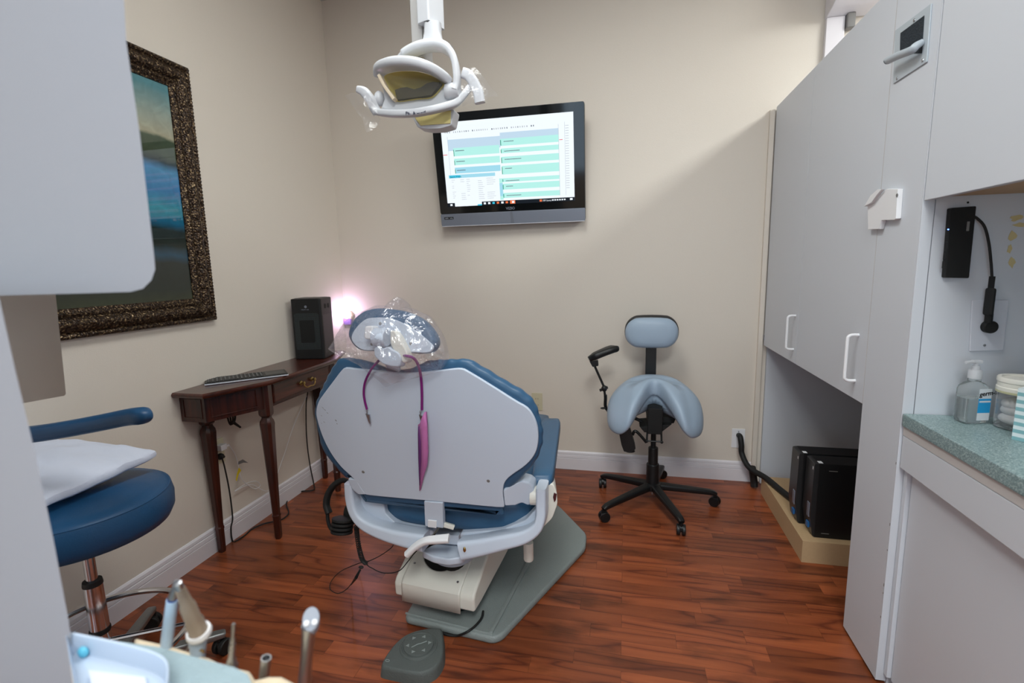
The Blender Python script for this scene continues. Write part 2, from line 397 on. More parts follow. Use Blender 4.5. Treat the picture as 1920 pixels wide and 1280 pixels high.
# ------------------------------------------------------------------ the room
XL, YB, XR, YF, ZC = -1.877, 3.03, 3.3, -2.3, 2.965
CX = .767                                            # plane of the cabinet fronts
struct(MB().box((XL-.1, YF-.1, -.1), (XR+.1, YB+.1, 0)).build('floor', M['floor']), 'red-brown cherry laminate floor of narrow strips', 'floor')
struct(MB().box((XL-.1, YF-.1, ZC), (XR+.1, YB+.1, ZC+.1)).build('ceiling', M['ceiling']), 'off-white ceiling just above the frame', 'ceiling')
struct(MB().box((XL-.1, YF-.1, 0), (XL, YB+.1, ZC)).build('wall_left', M['wall']), 'cream painted wall with the framed landscape', 'wall')
struct(MB().box((XL, YB, 0), (XR, YB+.1, ZC)).build('wall_back', M['wall']), 'cream painted wall behind the television and dental chair', 'wall')
struct(MB().box((XR, YF-.1, 0), (XR+.1, YB+.1, ZC)).build('wall_right', M['wall']), 'cream painted wall beyond the cabinets', 'wall')
wf = MB()
wf.box((XL, YF-.1, 0), (-1.5, YF, ZC)); wf.box((1.1, YF-.1, 0), (XR, YF, ZC)); wf.box((-1.5, YF-.1, 0), (1.1, YF, .9)); wf.box((-1.5, YF-.1, 2.3), (1.1, YF, ZC))
struct(wf.build('wall_front', M['wall']), 'cream painted wall with the added window, behind the camera', 'wall')
w = MB()  # window added out of view to go with the fill light
w.box((-1.5, YF-.08, .9), (1.1, YF-.02, .95)); w.box((-1.5, YF-.08, 2.25), (1.1, YF-.02, 2.3))
for x in (-1.5, -.65, .2, 1.05): w.box((x, YF-.08, .95), (x+.05, YF-.02, 2.25))
wo = struct(w.build('added_window_1', M['white_trim']), 'white frame of an added, unseen window behind the camera', 'window')
MB().box((-1.45, YF-.052, .95), (1.05, YF-.048, 2.25)).build('added_window_pane', M['glass'], wo)

# a profiled baseboard: the section is (out, up)
PROF = [(0,0),(.014,0),(.014,.072),(.010,.0735),(.010,.0755),(.0135,.078),(.012,.094),(.008,.0955),(.008,.0975),(.0105,.100),(.009,.112),(.004,.119),(0,.120)]
def baseboard(name, p0, p1, out, label):
    p0 = Vector(p0); p1 = Vector(p1); o = Vector(out)
    b = MB().loft([[p+o*a+Vector((0,0,z)) for a, z in PROF] for p in (p0, p1)])
    return struct(b.build(name, M['white_trim'], ang=20), label, 'baseboard')
baseboard('baseboard_left', (XL, YF, 0), (XL, YB, 0), (1,0,0), 'white moulded baseboard along the cream left wall')
baseboard('baseboard_back', (XL+.014, YB, 0), (.738, YB, 0), (0,-1,0), 'white moulded baseboard along the cream back wall')
# stub of trim between the back wall and the tall cabinet
struct(MB().box((.738, YB-.02, 0), (CX-.004, YB, 2.09), .002).build('trim_1', M['wall']), 'cream filler strip beside the tall cabinet', 'trim')

# ------------------------------------------------------------------ ceiling lights
def troffer(x, y, sx, sy, power, col, lab):
    t = thing('ceiling_light', lab, 'ceiling light', (x, y, ZC-.004), 'recessed ceiling lights')
    f = MB(); k = .03
    f.box((x-sx/2-k, y-sy/2-k, ZC-.016), (x+sx/2+k, y-sy/2, ZC-.001)); f.box((x-sx/2-k, y+sy/2, ZC-.016), (x+sx/2+k, y+sy/2+k, ZC-.001))
    f.box((x-sx/2-k, y-sy/2, ZC-.016), (x-sx/2, y+sy/2, ZC-.001)); f.box((x+sx/2, y-sy/2, ZC-.016), (x+sx/2+k, y+sy/2, ZC-.001))
    f.build('light_frame', M['white_trim'], t)
    MB().box((x-sx/2, y-sy/2, ZC-.010), (x+sx/2, y+sy/2, ZC-.004)).build('diffuser', M['diffuser'], t)
    l = bpy.data.lights.new('ceiling_lamp', 'AREA'); l.shape = 'RECTANGLE'; l.size = sx; l.size_y = sy; l.energy = power; l.color = col
    o = bpy.data.objects.new('ceiling_lamp', l); COL.objects.link(o); o.location = (x, y, ZC-.02)
M['diffuser'] = mat('lamp_diffuser', (250, 246, 236), .6, emis=3)
troffer(-.45, 1.1, .6, 1.2, 21, (.95, 1, 1), 'recessed rectangular ceiling light over the room')
troffer(2.15, 1.5, .6, 1.2, 66, (.95, 1, .99), 'recessed rectangular ceiling light beyond the cabinets')
troffer(.3, -1.0, .6, 1.2, 54, (.95, 1, 1), 'added unseen ceiling light behind the camera for even fill')  # added out of view to fill the chair shell and back wall
wl = bpy.data.lights.new('added_window_fill', 'AREA'); wl.shape = 'RECTANGLE'; wl.size = 2.4; wl.size_y = 1.25; wl.energy = 20; wl.color = (.62, .82, 1)  # frontal fill added at the unseen window
wlo = bpy.data.objects.new('added_window_fill', wl); COL.objects.link(wlo); wlo.location = (-.2, YF+.02, 1.6); wlo.rotation_euler = (math.radians(90), 0, 0)
W = bpy.data.worlds.new('world'); S.world = W; W.use_nodes = True; W.node_tree.nodes['Background'].inputs[0].default_value = (.62, .76, 1, 1); W.node_tree.nodes['Background'].inputs[1].default_value = .35

# ------------------------------------------------------------------ tall cabinet on the right (a thing with doors)
ZT = 2.10
t = thing('tall_cabinet', 'white laminate tall cabinet with wall doors above an open knee space', 'cabinet', (1.08, 2.3, 0))
b = MB()
b.box((CX+.02, YB-.025, 0), (1.38, YB-.003, ZT))                       # end panel against the back wall
b.box((CX+.022, 1.80, .825), (1.38, YB-.025, .845)); b.box((CX+.022, 1.80, ZT-.02), (1.38, YB-.025, ZT))
b.box((1.38, 1.56, 0), (1.40, YB-.003, ZT))
b.build('carcass', M['lam'], t)
MB().box((CX, 1.565, .012), (CX+.02, 1.795, ZT), .0015).build('side_panel', M['lam'], t)
MB().box((CX+.0, 1.795, .825), (CX+.001, 1.797, ZT)).build('seam', M['lam_dark'], t)
yd = 2.462
for y0, y1, hy in ((yd+.001, YB-.024, 2.50), (1.798, yd-.001, 1.86)):
    d = MB().box((CX, y0, .825), (CX+.019, y1, ZT), .0015).build('door', M['lam'], t)
    pth = catmull([(CX+.002, hy, 1.045), (CX-.020, hy, 1.045), (CX-.030, hy, 1.040), (CX-.033, hy, 1.028), (CX-.033, hy, .97), (CX-.033, hy, .905), (CX-.030, hy, .893), (CX-.020, hy, .888), (CX+.002, hy, .888)], 4)
    MB().tube(pth, .0052, 10).build('door_handle', M['white'], d)
MB().box((CX-.004, YB-.03, .855), (CX+.0, YB-.024, .885)).build('hinge', M['steel'], t)
# cabinet side that faces the counter (one deep panel) and its front edge
b = MB(); b.box((CX+.03, 1.56, 0), (1.38, 1.58, 2.45), .0005)
b.build('end_panel', M['lam'], t)
MB().box((CX, 1.5595, .012), (CX+.028, 1.5645, 2.45), .001).build('face_edge', M['lam'], t)
for z in (.22, .30, .325, .44, .52, .71): MB().box((CX-.0004, 1.562, z), (CX+.001, 1.562+.003, z+random.uniform(.004,.012))).build('chipped_edge', M['tag'], t)

# upper cabinet over the counter
t = thing('wall_cabinet', 'white laminate wall cabinet hanging above the teal counter', 'cabinet', (1.0, .9, 1.447))
MB().box((CX+.021, -.6, 1.455), (1.38, 1.557, 2.45)).build('carcass', M['underside'] if 'underside' in M else M['board'], t)
for y0, y1 in ((.70, 1.556), (-.6, .697)): MB().box((CX, y0, 1.447), (CX+.019, y1, 2.45), .0015).build('door', M['lam'], t)
# base cabinet
t = thing('base_cabinet', 'white laminate base cabinet under the teal counter', 'cabinet', (1.1, .6, 0))
MB().box((CX+.035, -.6, .09), (1.38, 1.5575, .828)).box((CX+.075, -.6, 0), (1.38, 1.5575, .09)).build('carcass', M['lam'], t)
MB().box((CX+.019, 1.54, .04), (CX+.034, 1.5575, .70), .001).build('stile', M['lam'], t)
for y0, y1 in ((1.0, 1.556), (.44, .997), (-.12, .437)):
    MB().box((CX+.006, y0, .705), (CX+.030, y1, .800), .0015).build('drawer', M['lam'], t)
for y0, y1 in ((.55, 1.538), (-.45, .547)):
    MB().box((CX+.030, y0, .035), (CX+.045, y1, .700), .0015).build('door', M['lam'], t)
MB().box((CX+.006, .437, .802), (CX+.03, 1.556, .828)).build('rail', M['lam_dark'], t)
tag(MB().box((CX, -.62, .828), (1.38, 1.556, .865), .004).build('worktop', M['counter'], None, (1.05, .5, .828)), 'teal speckled laminate counter beside the cabinets', 'countertop')
# back of the niche
struct(MB().box((1.385, -.6, 0), (1.40, 1.56, 2.45)).build('wall_niche', M['lam']), 'white panel behind the counter', 'wall')

# low platform under the cabinet
tag(MB().prism([(CX-.008, 2.20, 0), (1.36, 2.20, 0), (1.36, 2.87, 0), (CX-.008, 2.87, 0)], (0,0,.10), .0008).build('platform', M['board'], None, (1.05, 2.5, 0)), 'low particle board platform under the cabinets carrying two computers', 'platform')

def tower(y0, lab, dx):
    x0 = .790+dx; w = .10; h = .338; L = .34; z = .1005
    t = thing('computer_tower', lab, 'computer', (x0+.18, y0+w/2, z), 'desktop computers on the low platform')
    MB().box((x0+.012, y0, z), (x0+L, y0+w, z+h), .003).build('case', M['black'], t)
    fp = MB(); fp.prism(rounded([(x0+.013, y0+.001, z), (x0+.013, y0+.001, z+h), (x0-.004, y0+.001, z+h-.004), (x0-.008, y0+.001, z+.10), (x0+.004, y0+.001, z+.012)], .004, 2), (0, w-.002, 0), .002)
    fpo = fp.build('front_panel', M['blackg'], t)
    MB().box((x0-.010, y0+.014, z+.085), (x0-.003, y0+.04, z+.150), .002).build('drive_bay', M['silver'], fpo)
    MB().box((x0-.009, y0+.02, z+.034), (x0-.0005, y0+.045, z+.058), .001).build('sticker', M['bluestick'], fpo)
    MB().box((x0+.014, y0+.006, z+h-.0005), (x0+.030, y0+.03, z+h+.0004)).build('label', M['white'], t)
    MB().box((x0-.0045, y0+.012, z+h-.045), (x0-.003, y0+.020, z+h-.02)).build('label', M['white'], t)
    MB().box((x0+.052, y0-.0006, z+h-.032), (x0+.085, y0+.001, z+h-.029)).build('vent_slot', M['tag'], t)
    MB().box((x0+.04, y0-.0006, z+.02), (x0+.07, y0+.001, z+.023)).build('vent_slot', M['tag'], t)
M['blackg'] = mat('grey_black_plastic', (38, 38, 39), .35); M['bluestick'] = mat('blue_sticker', (40, 96, 150), .4)
tower(2.238, 'black desktop computer nearest the camera on the platform', .012)
tower(2.352, 'black desktop computer behind the nearer one on the platform', -.012)

# wall plates
def plate(name, lab, c, n, u, w, h, m, parts):
    c = Vector(c); n = Vector(n); u = Vector(u); z = Vector((0,0,1)); t = thing(name, lab, 'outlet', c)
    out = rounded([c-u*w/2-z*h/2, c+u*w/2-z*h/2, c+u*w/2+z*h/2, c-u*w/2+z*h/2], .004, 3)
    MB().prism(out, n*.005, .0015).build('plate', m, t)
    for k, (du, dz, kind) in enumerate(parts):
        p = c+u*du+z*dz+n*.005
        if kind == 'screw': MB().lathe([(.0035,0),(.0033,.001),(0,.0013)], p, n, 12).build('screw', M['steel'], t)
        if kind == 'socket':
            q = MB().prism(rounded([p-u*.017-z*.014, p+u*.017-z*.014, p+u*.017+z*.014, p-u*.017+z*.014], .009, 4), n*.0015, .0005).build('socket', m, t)
            MB().box(p-u*.008-z*.005, p-u*.006+z*.005+n*.0018).build('slot', M['blackm'], q); MB().box(p+u*.006-z*.004, p+u*.008+z*.004+n*.0018).build('slot', M['blackm'], q)
    return t
po1 = plate('wall_outlet', 'ivory wall outlet low on the left wall under the console table', (XL, 1.862, .462), (1,0,0), (0,-1,0), .074, .122, M['ivory'], [(0,.024,'socket'),(0,-.022,'socket')])
plate('wall_outlet', 'ivory wall outlet on the back wall just above the chair armrest', (-.545, YB, .437), (0,-1,0), (1,0,0), .07, .115, M['ivory'], [(0,.02,'socket'),(0,-.02,'socket')])
plate('cable_plate', 'white wall plate with the black cable sleeve beside the cabinet', (.662, YB, .262), (0,-1,0), (1,0,0), .072, .116, M['white'], [(0,.042,'screw')])
# black conduit from the plate to the computers
p0 = Vector((.664, YB-.006, .282))
pts = [p0, (.664, YB-.045, .283), (.668, YB-.062, .24), (.672, YB-.07, .19), (.70, 2.90, .135), (.765, 2.80, .120), (.80, 2.66, .118), (.835, 2.53, .119), (.86, 2.462, .12)]
tag(MB().tube(catmull(pts, 8), .0155, 14).build('cable_sleeve', M['rubber'], None, (.70, 2.9, .12)), 'thick black cable sleeve curving from wall plate to the computers', 'cable')
tag(MB().tube(catmull([(.72, 2.925, .13), (.735, 2.93, .05), (.738, 2.925, .012)], 6), .02, 10).build('cable_stub', M['rubber'], None, (.73, 2.92, 0)), 'short black rubber piece standing behind the platform', 'cable')

# ------------------------------------------------------------------ things on the tall cabinet
x = CX
t = thing('latch_plate', 'brushed metal latch plate with projecting grip screwed high on the cabinet', 'latch', (x, 1.68, 1.87))
pp = [X(1681,57,x), X(1749,6,x), X(1740,116,x), X(1677,157,x)]
o1 = rounded(pp, .002, 2)
ip = [X(1689,62,x-.004), X(1733.5,29,x-.004), X(1729,100,x-.004), X(1688,100,x-.004)]
MB().prism(o1, (-.004,0,0), .0012).build('plate', M['satin'], t)
MB().prism(ip, (-.0012,0,0)).build('felt_pad', mat('felt', (44, 52, 60), .95, bump=.9, bscale=240, var=.35, vscale=160), t)
for q in ((1714.5,38),(1730,113),(1682,147)): MB().lathe([(.0045,0),(.004,.002),(0,.0026)], X(q[0],q[1],x-.004), (-1,0,0), 12).build('screw', M['steel'], t)
g = MB(); a = X(1729,88,x-.006); c = X(1680,112,x-.006)
g.tube(catmull([a+Vector((.0,-.002,.012)), a+Vector((-.014,0,.004)), a+Vector((-.020,.010,-.002)), (a+c)/2+Vector((-.024,0,-.002)), c+Vector((-.026,-.014,-.004)), c+Vector((-.028,-.012,-.006))], 6), [.008,.010,.011,.011,.011,.009], 12, flat=(1,.8))
g.build('grip', M['satin'], t)
hk = thing('door_catch', 'white plastic swing catch screwed to cabinet below the metal latch', 'catch', X(1675,390,x))
def C1(px, py): return X(px, py, x)
out = [C1(1672,353.5), C1(1694,353.5), C1(1690,409), C1(1687,412), C1(1662.5,412.5), C1(1658,429), C1(1636.5,430), C1(1635.5,385), C1(1650,378), C1(1662,363)]
MB().prism(out, (-.014,0,0), .002).build('catch_body', M['white'], hk)
MB().prism([p+Vector((-.014,0,0)) for p in (C1(1636,386), C1(1650,379), C1(1661,364), C1(1670,354), C1(1662,354), C1(1648,366))], (-.010,0,0), .001).build('catch_lip', M['white'], hk)
MB().lathe([(.0055,0),(.0045,.001),(.004,-.001),(0,-.001)], X(1682,366,x-.0145), (-1,0,0), 14).build('screw', M['tag'], hk)

# high unit on the back wall
t = thing('wall_unit', 'white boxy unit mounted high on the back wall above the cabinet', 'wall unit', (1.3, YB-.1, 2.4))
b = MB(); b.prism(rounded([(.972, YB-.002, 2.72), (.972, YB-.30, 2.72), (.972, YB-.30, 2.60), (.972, YB-.10, 2.52), (.972, YB-.002, 2.50)], .01, 3), (.95, 0, 0), .006)
b.build('cover', M['ceilw'] if 'ceilw' in M else M['wallw'] if 'wallw' in M else M['white_trim'], t)
MB().box((.975, YB-.03, 2.15), (1.06, YB-.002, 2.505), .004).build('pipe_cover', M['white_trim'], t)
MB().box((1.062, YB-.05, 2.44), (1.10, YB-.002, 2.51), .006).build('bracket', M['tag'], t)

# ------------------------------------------------------------------ niche: usb hub, cable, adapter, plate
n0 = 1.5595
t = thing('usb_hub', 'flat black multi-port hub stuck upright on the niche wall', 'usb hub', Y(1790,455,n0))
hp = rounded([Y(1764.5,520,n0), Y(1775,391,n0), Y(1822.5,387.5,n0), Y(1809,521,n0)], .003, 2)
MB().prism(hp, (0,-.018,0), .002).build('hub_body', M['blackm'], t)
for k in range(5):
    c0 = Y(1777-k*2.1, 430+k*16.5, n0-.0182); MB().box(c0+Vector((-.003,0,-.009)), c0+Vector((.003,-.0004,.009))).build('port', M['blackg'], t)
MB().ell(Y(1778,430,n0-.019), (.0022,.0012,.0014), 8, 6).build('indicator', mat('blue_led', (90, 130, 255), .4, emis=6), t)
q = MB(); c0 = Y(1815,424,n0-.0184); q.box(c0+Vector((-.003,0,-.012)), c0+Vector((.003,-.0005,.012)), .0002).build('logo_patch', M['tag'], t)
cab = catmull([Y(1821,404,n0-.010), Y(1832,409,n0-.014), Y(1846,425,n0-.016), Y(1854,455,n0-.016), Y(1858,490,n0-.016), Y(1860,518,n0-.016)], 6)
t = thing('adapter_cable', 'black cable and round-ended adapter plugged in above the counter', 'adapter', Y(1855,600,n0))
MB().tube(cab, .0032, 8).build('cable', M['rubber'], t)
a = MB(); a.box(Y(1851,546,n0-.004), Y(1867,518,n0-.028), .003); a.box(Y(1840,590,n0-.006), Y(1871,540,n0-.036), .008, seg=3); a.tube([Y(1855,588,n0-.018), Y(1853,604,n0-.016)], .0085, 12)
a.build('adapter_body', M['blackm'], t)
c0 = Y(1851.5,612,n0-.006); MB().lathe([(.0165,0),(.0165,.014),(.014,.016),(0,.016)], c0, (0,-1,0), 24).build('round_plug', M['blackm'], t)
t = thing('wall_outlet', 'white wall plate above the counter behind the soap pump', 'outlet', Y(1852,610,n0))
MB().prism(rounded([Y(1816,658,n0), Y(1821,562,n0), Y(1890,562,n0), Y(1879,656,n0)], .003, 3), (0,-.005,0), .002).build('plate', M['pale'], t)
MB().lathe([(.0035,0),(.0033,.001),(0,.0012)], Y(1846,647,n0-.005), (0,-1,0), 12).build('screw', M['steel'], t)
MB().lathe([(.0028,0),(.0024,.0006),(0,.0006)], Y(1815,379.5,n0-.0), (0,-1,0), 10).build('peg_hole', M['blackm'], bpy.data.objects['tall_cabinet'])
M['glue'] = mat('old_glue', (206, 190, 140), .6)
random.seed(5)
for (px, py, w_, h_) in ((1907,408,10,5),(1914,421,12,4),(1898,442,7,11),(1893,466,4,9),(1897,492,6,10),(1902,412,6,3)):
    c0 = Y(px, py, n0); k = .00148; pts = [c0+Vector((math.cos(q_*PI/5)*w_*k*random.uniform(.6,1.1), 0, math.sin(q_*PI/5)*h_*k*random.uniform(.6,1.1))) for q_ in range(10)]
    MB().prism(pts, (0,-.0006,0)).build('glue_residue', M['glue'], bpy.data.objects['tall_cabinet'])

# ------------------------------------------------------------------ things on the counter
ZK = .8655
def bottle(cx, cy):
    t = thing('sanitizer_bottle', 'clear hand sanitizer pump bottle with blue label on the counter', 'bottle', (cx, cy, ZK))
    c = Vector((cx, cy, ZK)); 
    def ring(w, d, z, r=.012): return rounded([c+Vector((-w,-d,z)), c+Vector((w,-d,z)), c+Vector((w,d,z)), c+Vector((-w,d,z))], r, 5)
    R = [ring(.022,.016,.000,.01), ring(.029,.020,.003), ring(.031,.021,.012), ring(.031,.021,.088), ring(.029,.0195,.098), ring(.020,.015,.106,.01), ring(.013,.013,.110,.012), ring(.013,.013,.122,.012)]
    rot = Matrix.Rotation(math.radians(14), 4, 'Z')
    R = [[(rot @ (p-c).to_4d()).to_3d()+c if False else (rot.to_3x3() @ (p-c))+c for p in r] for r in R]
    MB().loft(R).build('bottle_body', M['bottleplastic'], t, ang=60)
    Rg = [[(p-c)*.93+c+Vector((0,0,.002)) for p in r] for r in (ring(.022,.016,.001,.01), ring(.029,.020,.004), ring(.031,.021,.012), ring(.031,.021,.070))]
    Rg = [[rot.to_3x3() @ (p-c)+c for p in r] for r in Rg]
    MB().loft(Rg).build('gel', M['gel'], t, ang=60)
    # label on the front face
    xd = rot.to_3x3() @ Vector((1,0,0)); yo = rot.to_3x3() @ Vector((0,-1,0)); f0 = c+yo*.0214
    def q(u0, u1, z0, z1, k): return [f0+xd*u+Vector((0,0,z))+yo*(.0002*k) for u, z in ((u0,z0),(u1,z0),(u1,z1),(u0,z1))]
    lab = MB()
    lab.quad(*q(-.004,.029,.010,.094,1), mi=0); lab.quad(*q(-.004,.029,.030,.068,2), mi=1); lab.quad(*q(-.0015,.028,.058,.0625,3), mi=0)
    lo = lab.build('label', [M['labelwhite'], M['labelblue']], t)
    tx = MB(); vs, fs = text_mesh('germ-x', .017, f0+xd*-.003+Vector((0,0,.074))+yo*.0006, xd+Vector((0,0,.12)), Vector((0,0,1)), .0002, .0004); tx.add(vs, fs); tx.build('brand_lettering', M['blackm'], lo)
    cap = MB().lathe([(.0145,.118),(.0145,.136),(.0135,.140),(.009,.141),(.009,.150),(.0045,.151),(.0045,.162),(0,.162)], c, seg=24).build('pump_collar', M['clearwhite'], t)
    MB().box(c+Vector((-.010,-.006,.158)), c+Vector((.012,.006,.166)), .002).tube([c+Vector((-.006,0,.162)), c+Vector((-.026,-.004,.160))], .004, 8).build('pump_head', M['clearwhite'], t)
M['bottleplastic'] = glassy('bottle_plastic', (246, 250, 250), .08, 1.15, .92); M['clearwhite'] = mat('translucent_plastic', (226, 228, 232), .3, trans=.35)
M['labelwhite'] = mat('label_white', (224, 228, 232), .5); M['labelblue'] = mat('label_blue', (30, 156, 214), .5)
bottle(.893, 1.497)
# jar with cotton
jc = Vector((.974, 1.455, ZK))
t = thing('glass_jar', 'round glass jar with a white lid beside the sanitizer bottle', 'jar', jc)
MB().lathe([(.040,0),(.047,.003),(.048,.010),(.048,.096),(.046,.100),(.0435,.100),(.0445,.096),(.0445,.010),(.040,.006),(0,.006)], jc, seg=40, cap=True).build('jar_body', M['glass'], t)
MB().lathe([(.0495,.094),(.0505,.098),(.0505,.106),(.049,.108),(.049,.118),(.0505,.120),(.0505,.128),(.049,.131),(.042,.131),(.040,.127),(0,.127)], jc, seg=40).build('lid', M['cream'], t)
MB().lathe([(.0502,.092),(.0506,.093),(.0506,.097),(.0502,.098)], jc, seg=40).build('seal', mat('olive_seal', (188, 186, 150), .5), t)
random.seed(11)
c = MB()
for z, r, off in ((.024,.040,(0,0)), (.045,.0385,(.002,.002)), (.062,.030,(-.006,.004)), (.074,.018,(.008,-.004))):
    prof = [(r*math.cos(a), z-.0+.017*math.sin(a)) for a in [(-PI/2)+k*PI/10 for k in range(11)]]
    c.lathe(prof, jc+Vector((off[0], off[1], 0)), seg=24)
co = c.build('cotton_roll', M['cotton'], None, jc+Vector((0,0,.007)), ang=80); tag(co, 'white cotton folded inside the glass jar', 'cotton')
# striped tissue box at the frame edge
tc0 = Vector((.978, 1.352, ZK)); t = thing('tissue_box', 'teal and white striped tissue box at the edge of the counter', 'tissue box', tc0)
rz = Matrix.Rotation(math.radians(38), 3, 'Z')
def TB(u, v, z): return tc0+rz @ Vector((u, v, 0))+Vector((0,0,z))
bx = MB(); w2 = .055; hh = .125
NS = 14
M['stripe1'] = mat('tissue_teal', (128, 176, 182), .6); M['stripe2'] = mat('tissue_white', (214, 226, 228), .6)
for k in range(NS):
    z0 = hh*k/NS; z1 = hh*(k+1)/NS; pts = [TB(-w2,-w2,z0), TB(w2,-w2,z0), TB(w2,w2,z0), TB(-w2,w2,z0)]; top = [p+Vector((0,0,z1-z0)) for p in pts]
    bx.add(pts+top, [(0,1,5,4),(1,2,6,5),(2,3,7,6),(3,0,4,7)], k % 2)
bx.add([TB(-w2,-w2,hh), TB(w2,-w2,hh), TB(w2,w2,hh), TB(-w2,w2,hh), TB(-w2,-w2,0), TB(w2,-w2,0), TB(w2,w2,0), TB(-w2,w2,0)], [(0,1,2,3),(4,5,6,7)], 1)
bx.build('carton', [M['stripe1'], M['stripe2']], t)
ts = MB(); ts.loft([[TB(.022*math.cos(a)*(1+.3*math.sin(3*a))*k2, .010*math.sin(a)*k2, z) for a in [2*PI*q_/20 for q_ in range(20)]] for k2, z in ((1,hh),(1.2,hh+.02),(1.6,hh+.045),(1.2,hh+.062),(.4,hh+.07))]).build('tissue', M['paper'], t, ang=70)
# ------------------------------------------------------------------ framed painting on the left wall
def mat_frame():
    m = bpy.data.materials.new('antique_bronze_frame'); m.use_nodes = True; nt = m.node_tree; b = nt.nodes['Principled BSDF']
    L = nt.links.new; N = nt.nodes.new; tc = N('ShaderNodeTexCoord')
    v = N('ShaderNodeTexVoronoi'); v.inputs['Scale'].default_value = 130; L(tc.outputs['Object'], v.inputs['Vector'])
    n = N('ShaderNodeTexNoise'); n.inputs['Scale'].default_value = 120; n.inputs['Detail'].default_value = 5; L(tc.outputs['Object'], n.inputs['Vector'])
    rp = N('ShaderNodeValToRGB'); e = rp.color_ramp.elements; e[0].position = .40; e[0].color = lin((36, 25, 18)); e[1].position = .74; e[1].color = lin((178, 154, 116)); x_ = e.new(.56); x_.color = lin((72, 54, 38))
    L(n.outputs['Fac'], rp.inputs['Fac']); L(rp.outputs['Color'], b.inputs['Base Color'])
    b.inputs['Metallic'].default_value = .55; b.inputs['Roughness'].default_value = .38
    bp = N('ShaderNodeBump'); bp.inputs['Strength'].default_value = .6; bp.inputs['Distance'].default_value = .006; L(v.outputs['Distance'], bp.inputs['Height']); L(bp.outputs['Normal'], b.inputs['Normal'])
    return m
M['frame'] = mat_frame()
def mat_painting():
    """oil landscape: teal sky fading to cream, green hills, blue band painted as the television reflection, dark meadow"""
    m = bpy.data.materials.new('painted_landscape'); m.use_nodes = True; nt = m.node_tree; b = nt.nodes['Principled BSDF']
    L = nt.links.new; N = nt.nodes.new; tc = N('ShaderNodeTexCoord'); sp = N('ShaderNodeSeparateXYZ'); L(tc.outputs['Object'], sp.inputs[0])
    n = N('ShaderNodeTexNoise'); n.inputs['Scale'].default_value = 4; n.inputs['Detail'].default_value = 5; L(tc.outputs['Object'], n.inputs['Vector'])
    ad = N('ShaderNodeMath'); ad.operation = 'MULTIPLY_ADD'; ad.inputs[1].default_value = .08; L(n.outputs['Fac'], ad.inputs[0]); L(sp.outputs['Z'], ad.inputs[2])
    mr = N('ShaderNodeMapRange'); mr.inputs['From Min'].default_value = .05; mr.inputs['From Max'].default_value = 1.0; L(ad.outputs[0], mr.inputs['Value'])
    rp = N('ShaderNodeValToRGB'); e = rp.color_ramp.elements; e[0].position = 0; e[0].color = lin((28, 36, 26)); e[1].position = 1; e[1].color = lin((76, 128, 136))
    for p, c in ((.10,(44,52,30)),(.16,(24,34,26)),(.27,(20,32,28)),(.30,(16,62,84)),(.34,(20,34,28)),(.405,(24,38,34)),(.44,(20,92,124)),(.50,(30,120,140)),(.57,(40,98,150)),(.66,(70,124,168)),(.70,(24,36,32)),(.73,(60,70,52)),(.80,(66,80,62)),(.815,(160,156,132)),(.88,(150,158,144))):  # the blue stops paint in the screen's reflection
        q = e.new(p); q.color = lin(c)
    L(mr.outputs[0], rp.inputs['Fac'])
    n2 = N('ShaderNodeTexNoise'); n2.inputs['Scale'].default_value = 18; n2.inputs['Detail'].default_value = 6; n2.inputs['Distortion'].default_value = 1; L(tc.outputs['Object'], n2.inputs['Vector'])
    mr2 = N('ShaderNodeMapRange'); mr2.inputs['To Min'].default_value = .7; mr2.inputs['To Max'].default_value = 1.35; L(n2.outputs['Fac'], mr2.inputs['Value'])
    vm = N('ShaderNodeVectorMath'); vm.operation = 'SCALE'; L(rp.outputs['Color'], vm.inputs[0]); L(mr2.outputs[0], vm.inputs['Scale']); L(vm.outputs[0], b.inputs['Base Color'])
    b.inputs['Roughness'].default_value = .5; b.inputs['Coat Weight'].default_value = 1; b.inputs['Coat Roughness'].default_value = .02; b.inputs['Coat IOR'].default_value = 1.55; b.inputs['Specular IOR Level'].default_value = .15
    return m
PY1, PY0, PZ0, PZ1 = 1.925, .90, 1.085, 2.178
t = thing('framed_painting', 'large landscape painting in an ornate bronze frame on left wall', 'painting', (XL, 1.4, PZ0))
# section: distance inward from the outer edge, depth from the wall
SEC = [(0,.002),(0,.020),(.004,.026),(.010,.030),(.016,.028),(.020,.022),(.026,.026),(.036,.036),(.050,.042),(.062,.038),(.070,.026),(.074,.022),(.080,.026),(.086,.026),(.090,.020),(.098,.016),(.104,.014),(.106,.006)]
def ringrect(ins, d, n=60):
    a, b_, c, d_ = PY0+ins, PY1-ins, PZ0+ins, PZ1-ins
    cs = [(a,c),(b_,c),(b_,d_),(a,d_)]; out = []
    for k in range(4):
        p, q = cs[k], cs[(k+1) % 4]
        for j in range(n): out.append(Vector((XL+d, p[0]+(q[0]-p[0])*j/n, p[1]+(q[1]-p[1])*j/n)))
    return out
fr = MB(); rings = []
for k, (i_, d_) in enumerate(SEC):
    R = ringrect(i_, d_, 150)
    if 6 <= k <= 10:                                                    # carved leaves of the main moulding
        for j, p in enumerate(R): p.x += .0035*math.sin(j*1.05+k*.9)*math.sin(j*.26)
    if k in (2, 3): 
        for j, p in enumerate(R): p.x += .002*(1 if j % 2 else -1)
    rings.append(R)
fr.loft(rings, False, False).build('picture_frame', M['frame'], t, ang=50)
MB().box((XL+.003, PY0+.105, PZ0+.105), (XL+.009, PY1-.105, PZ1-.105)).build('canvas', mat_painting(), t)

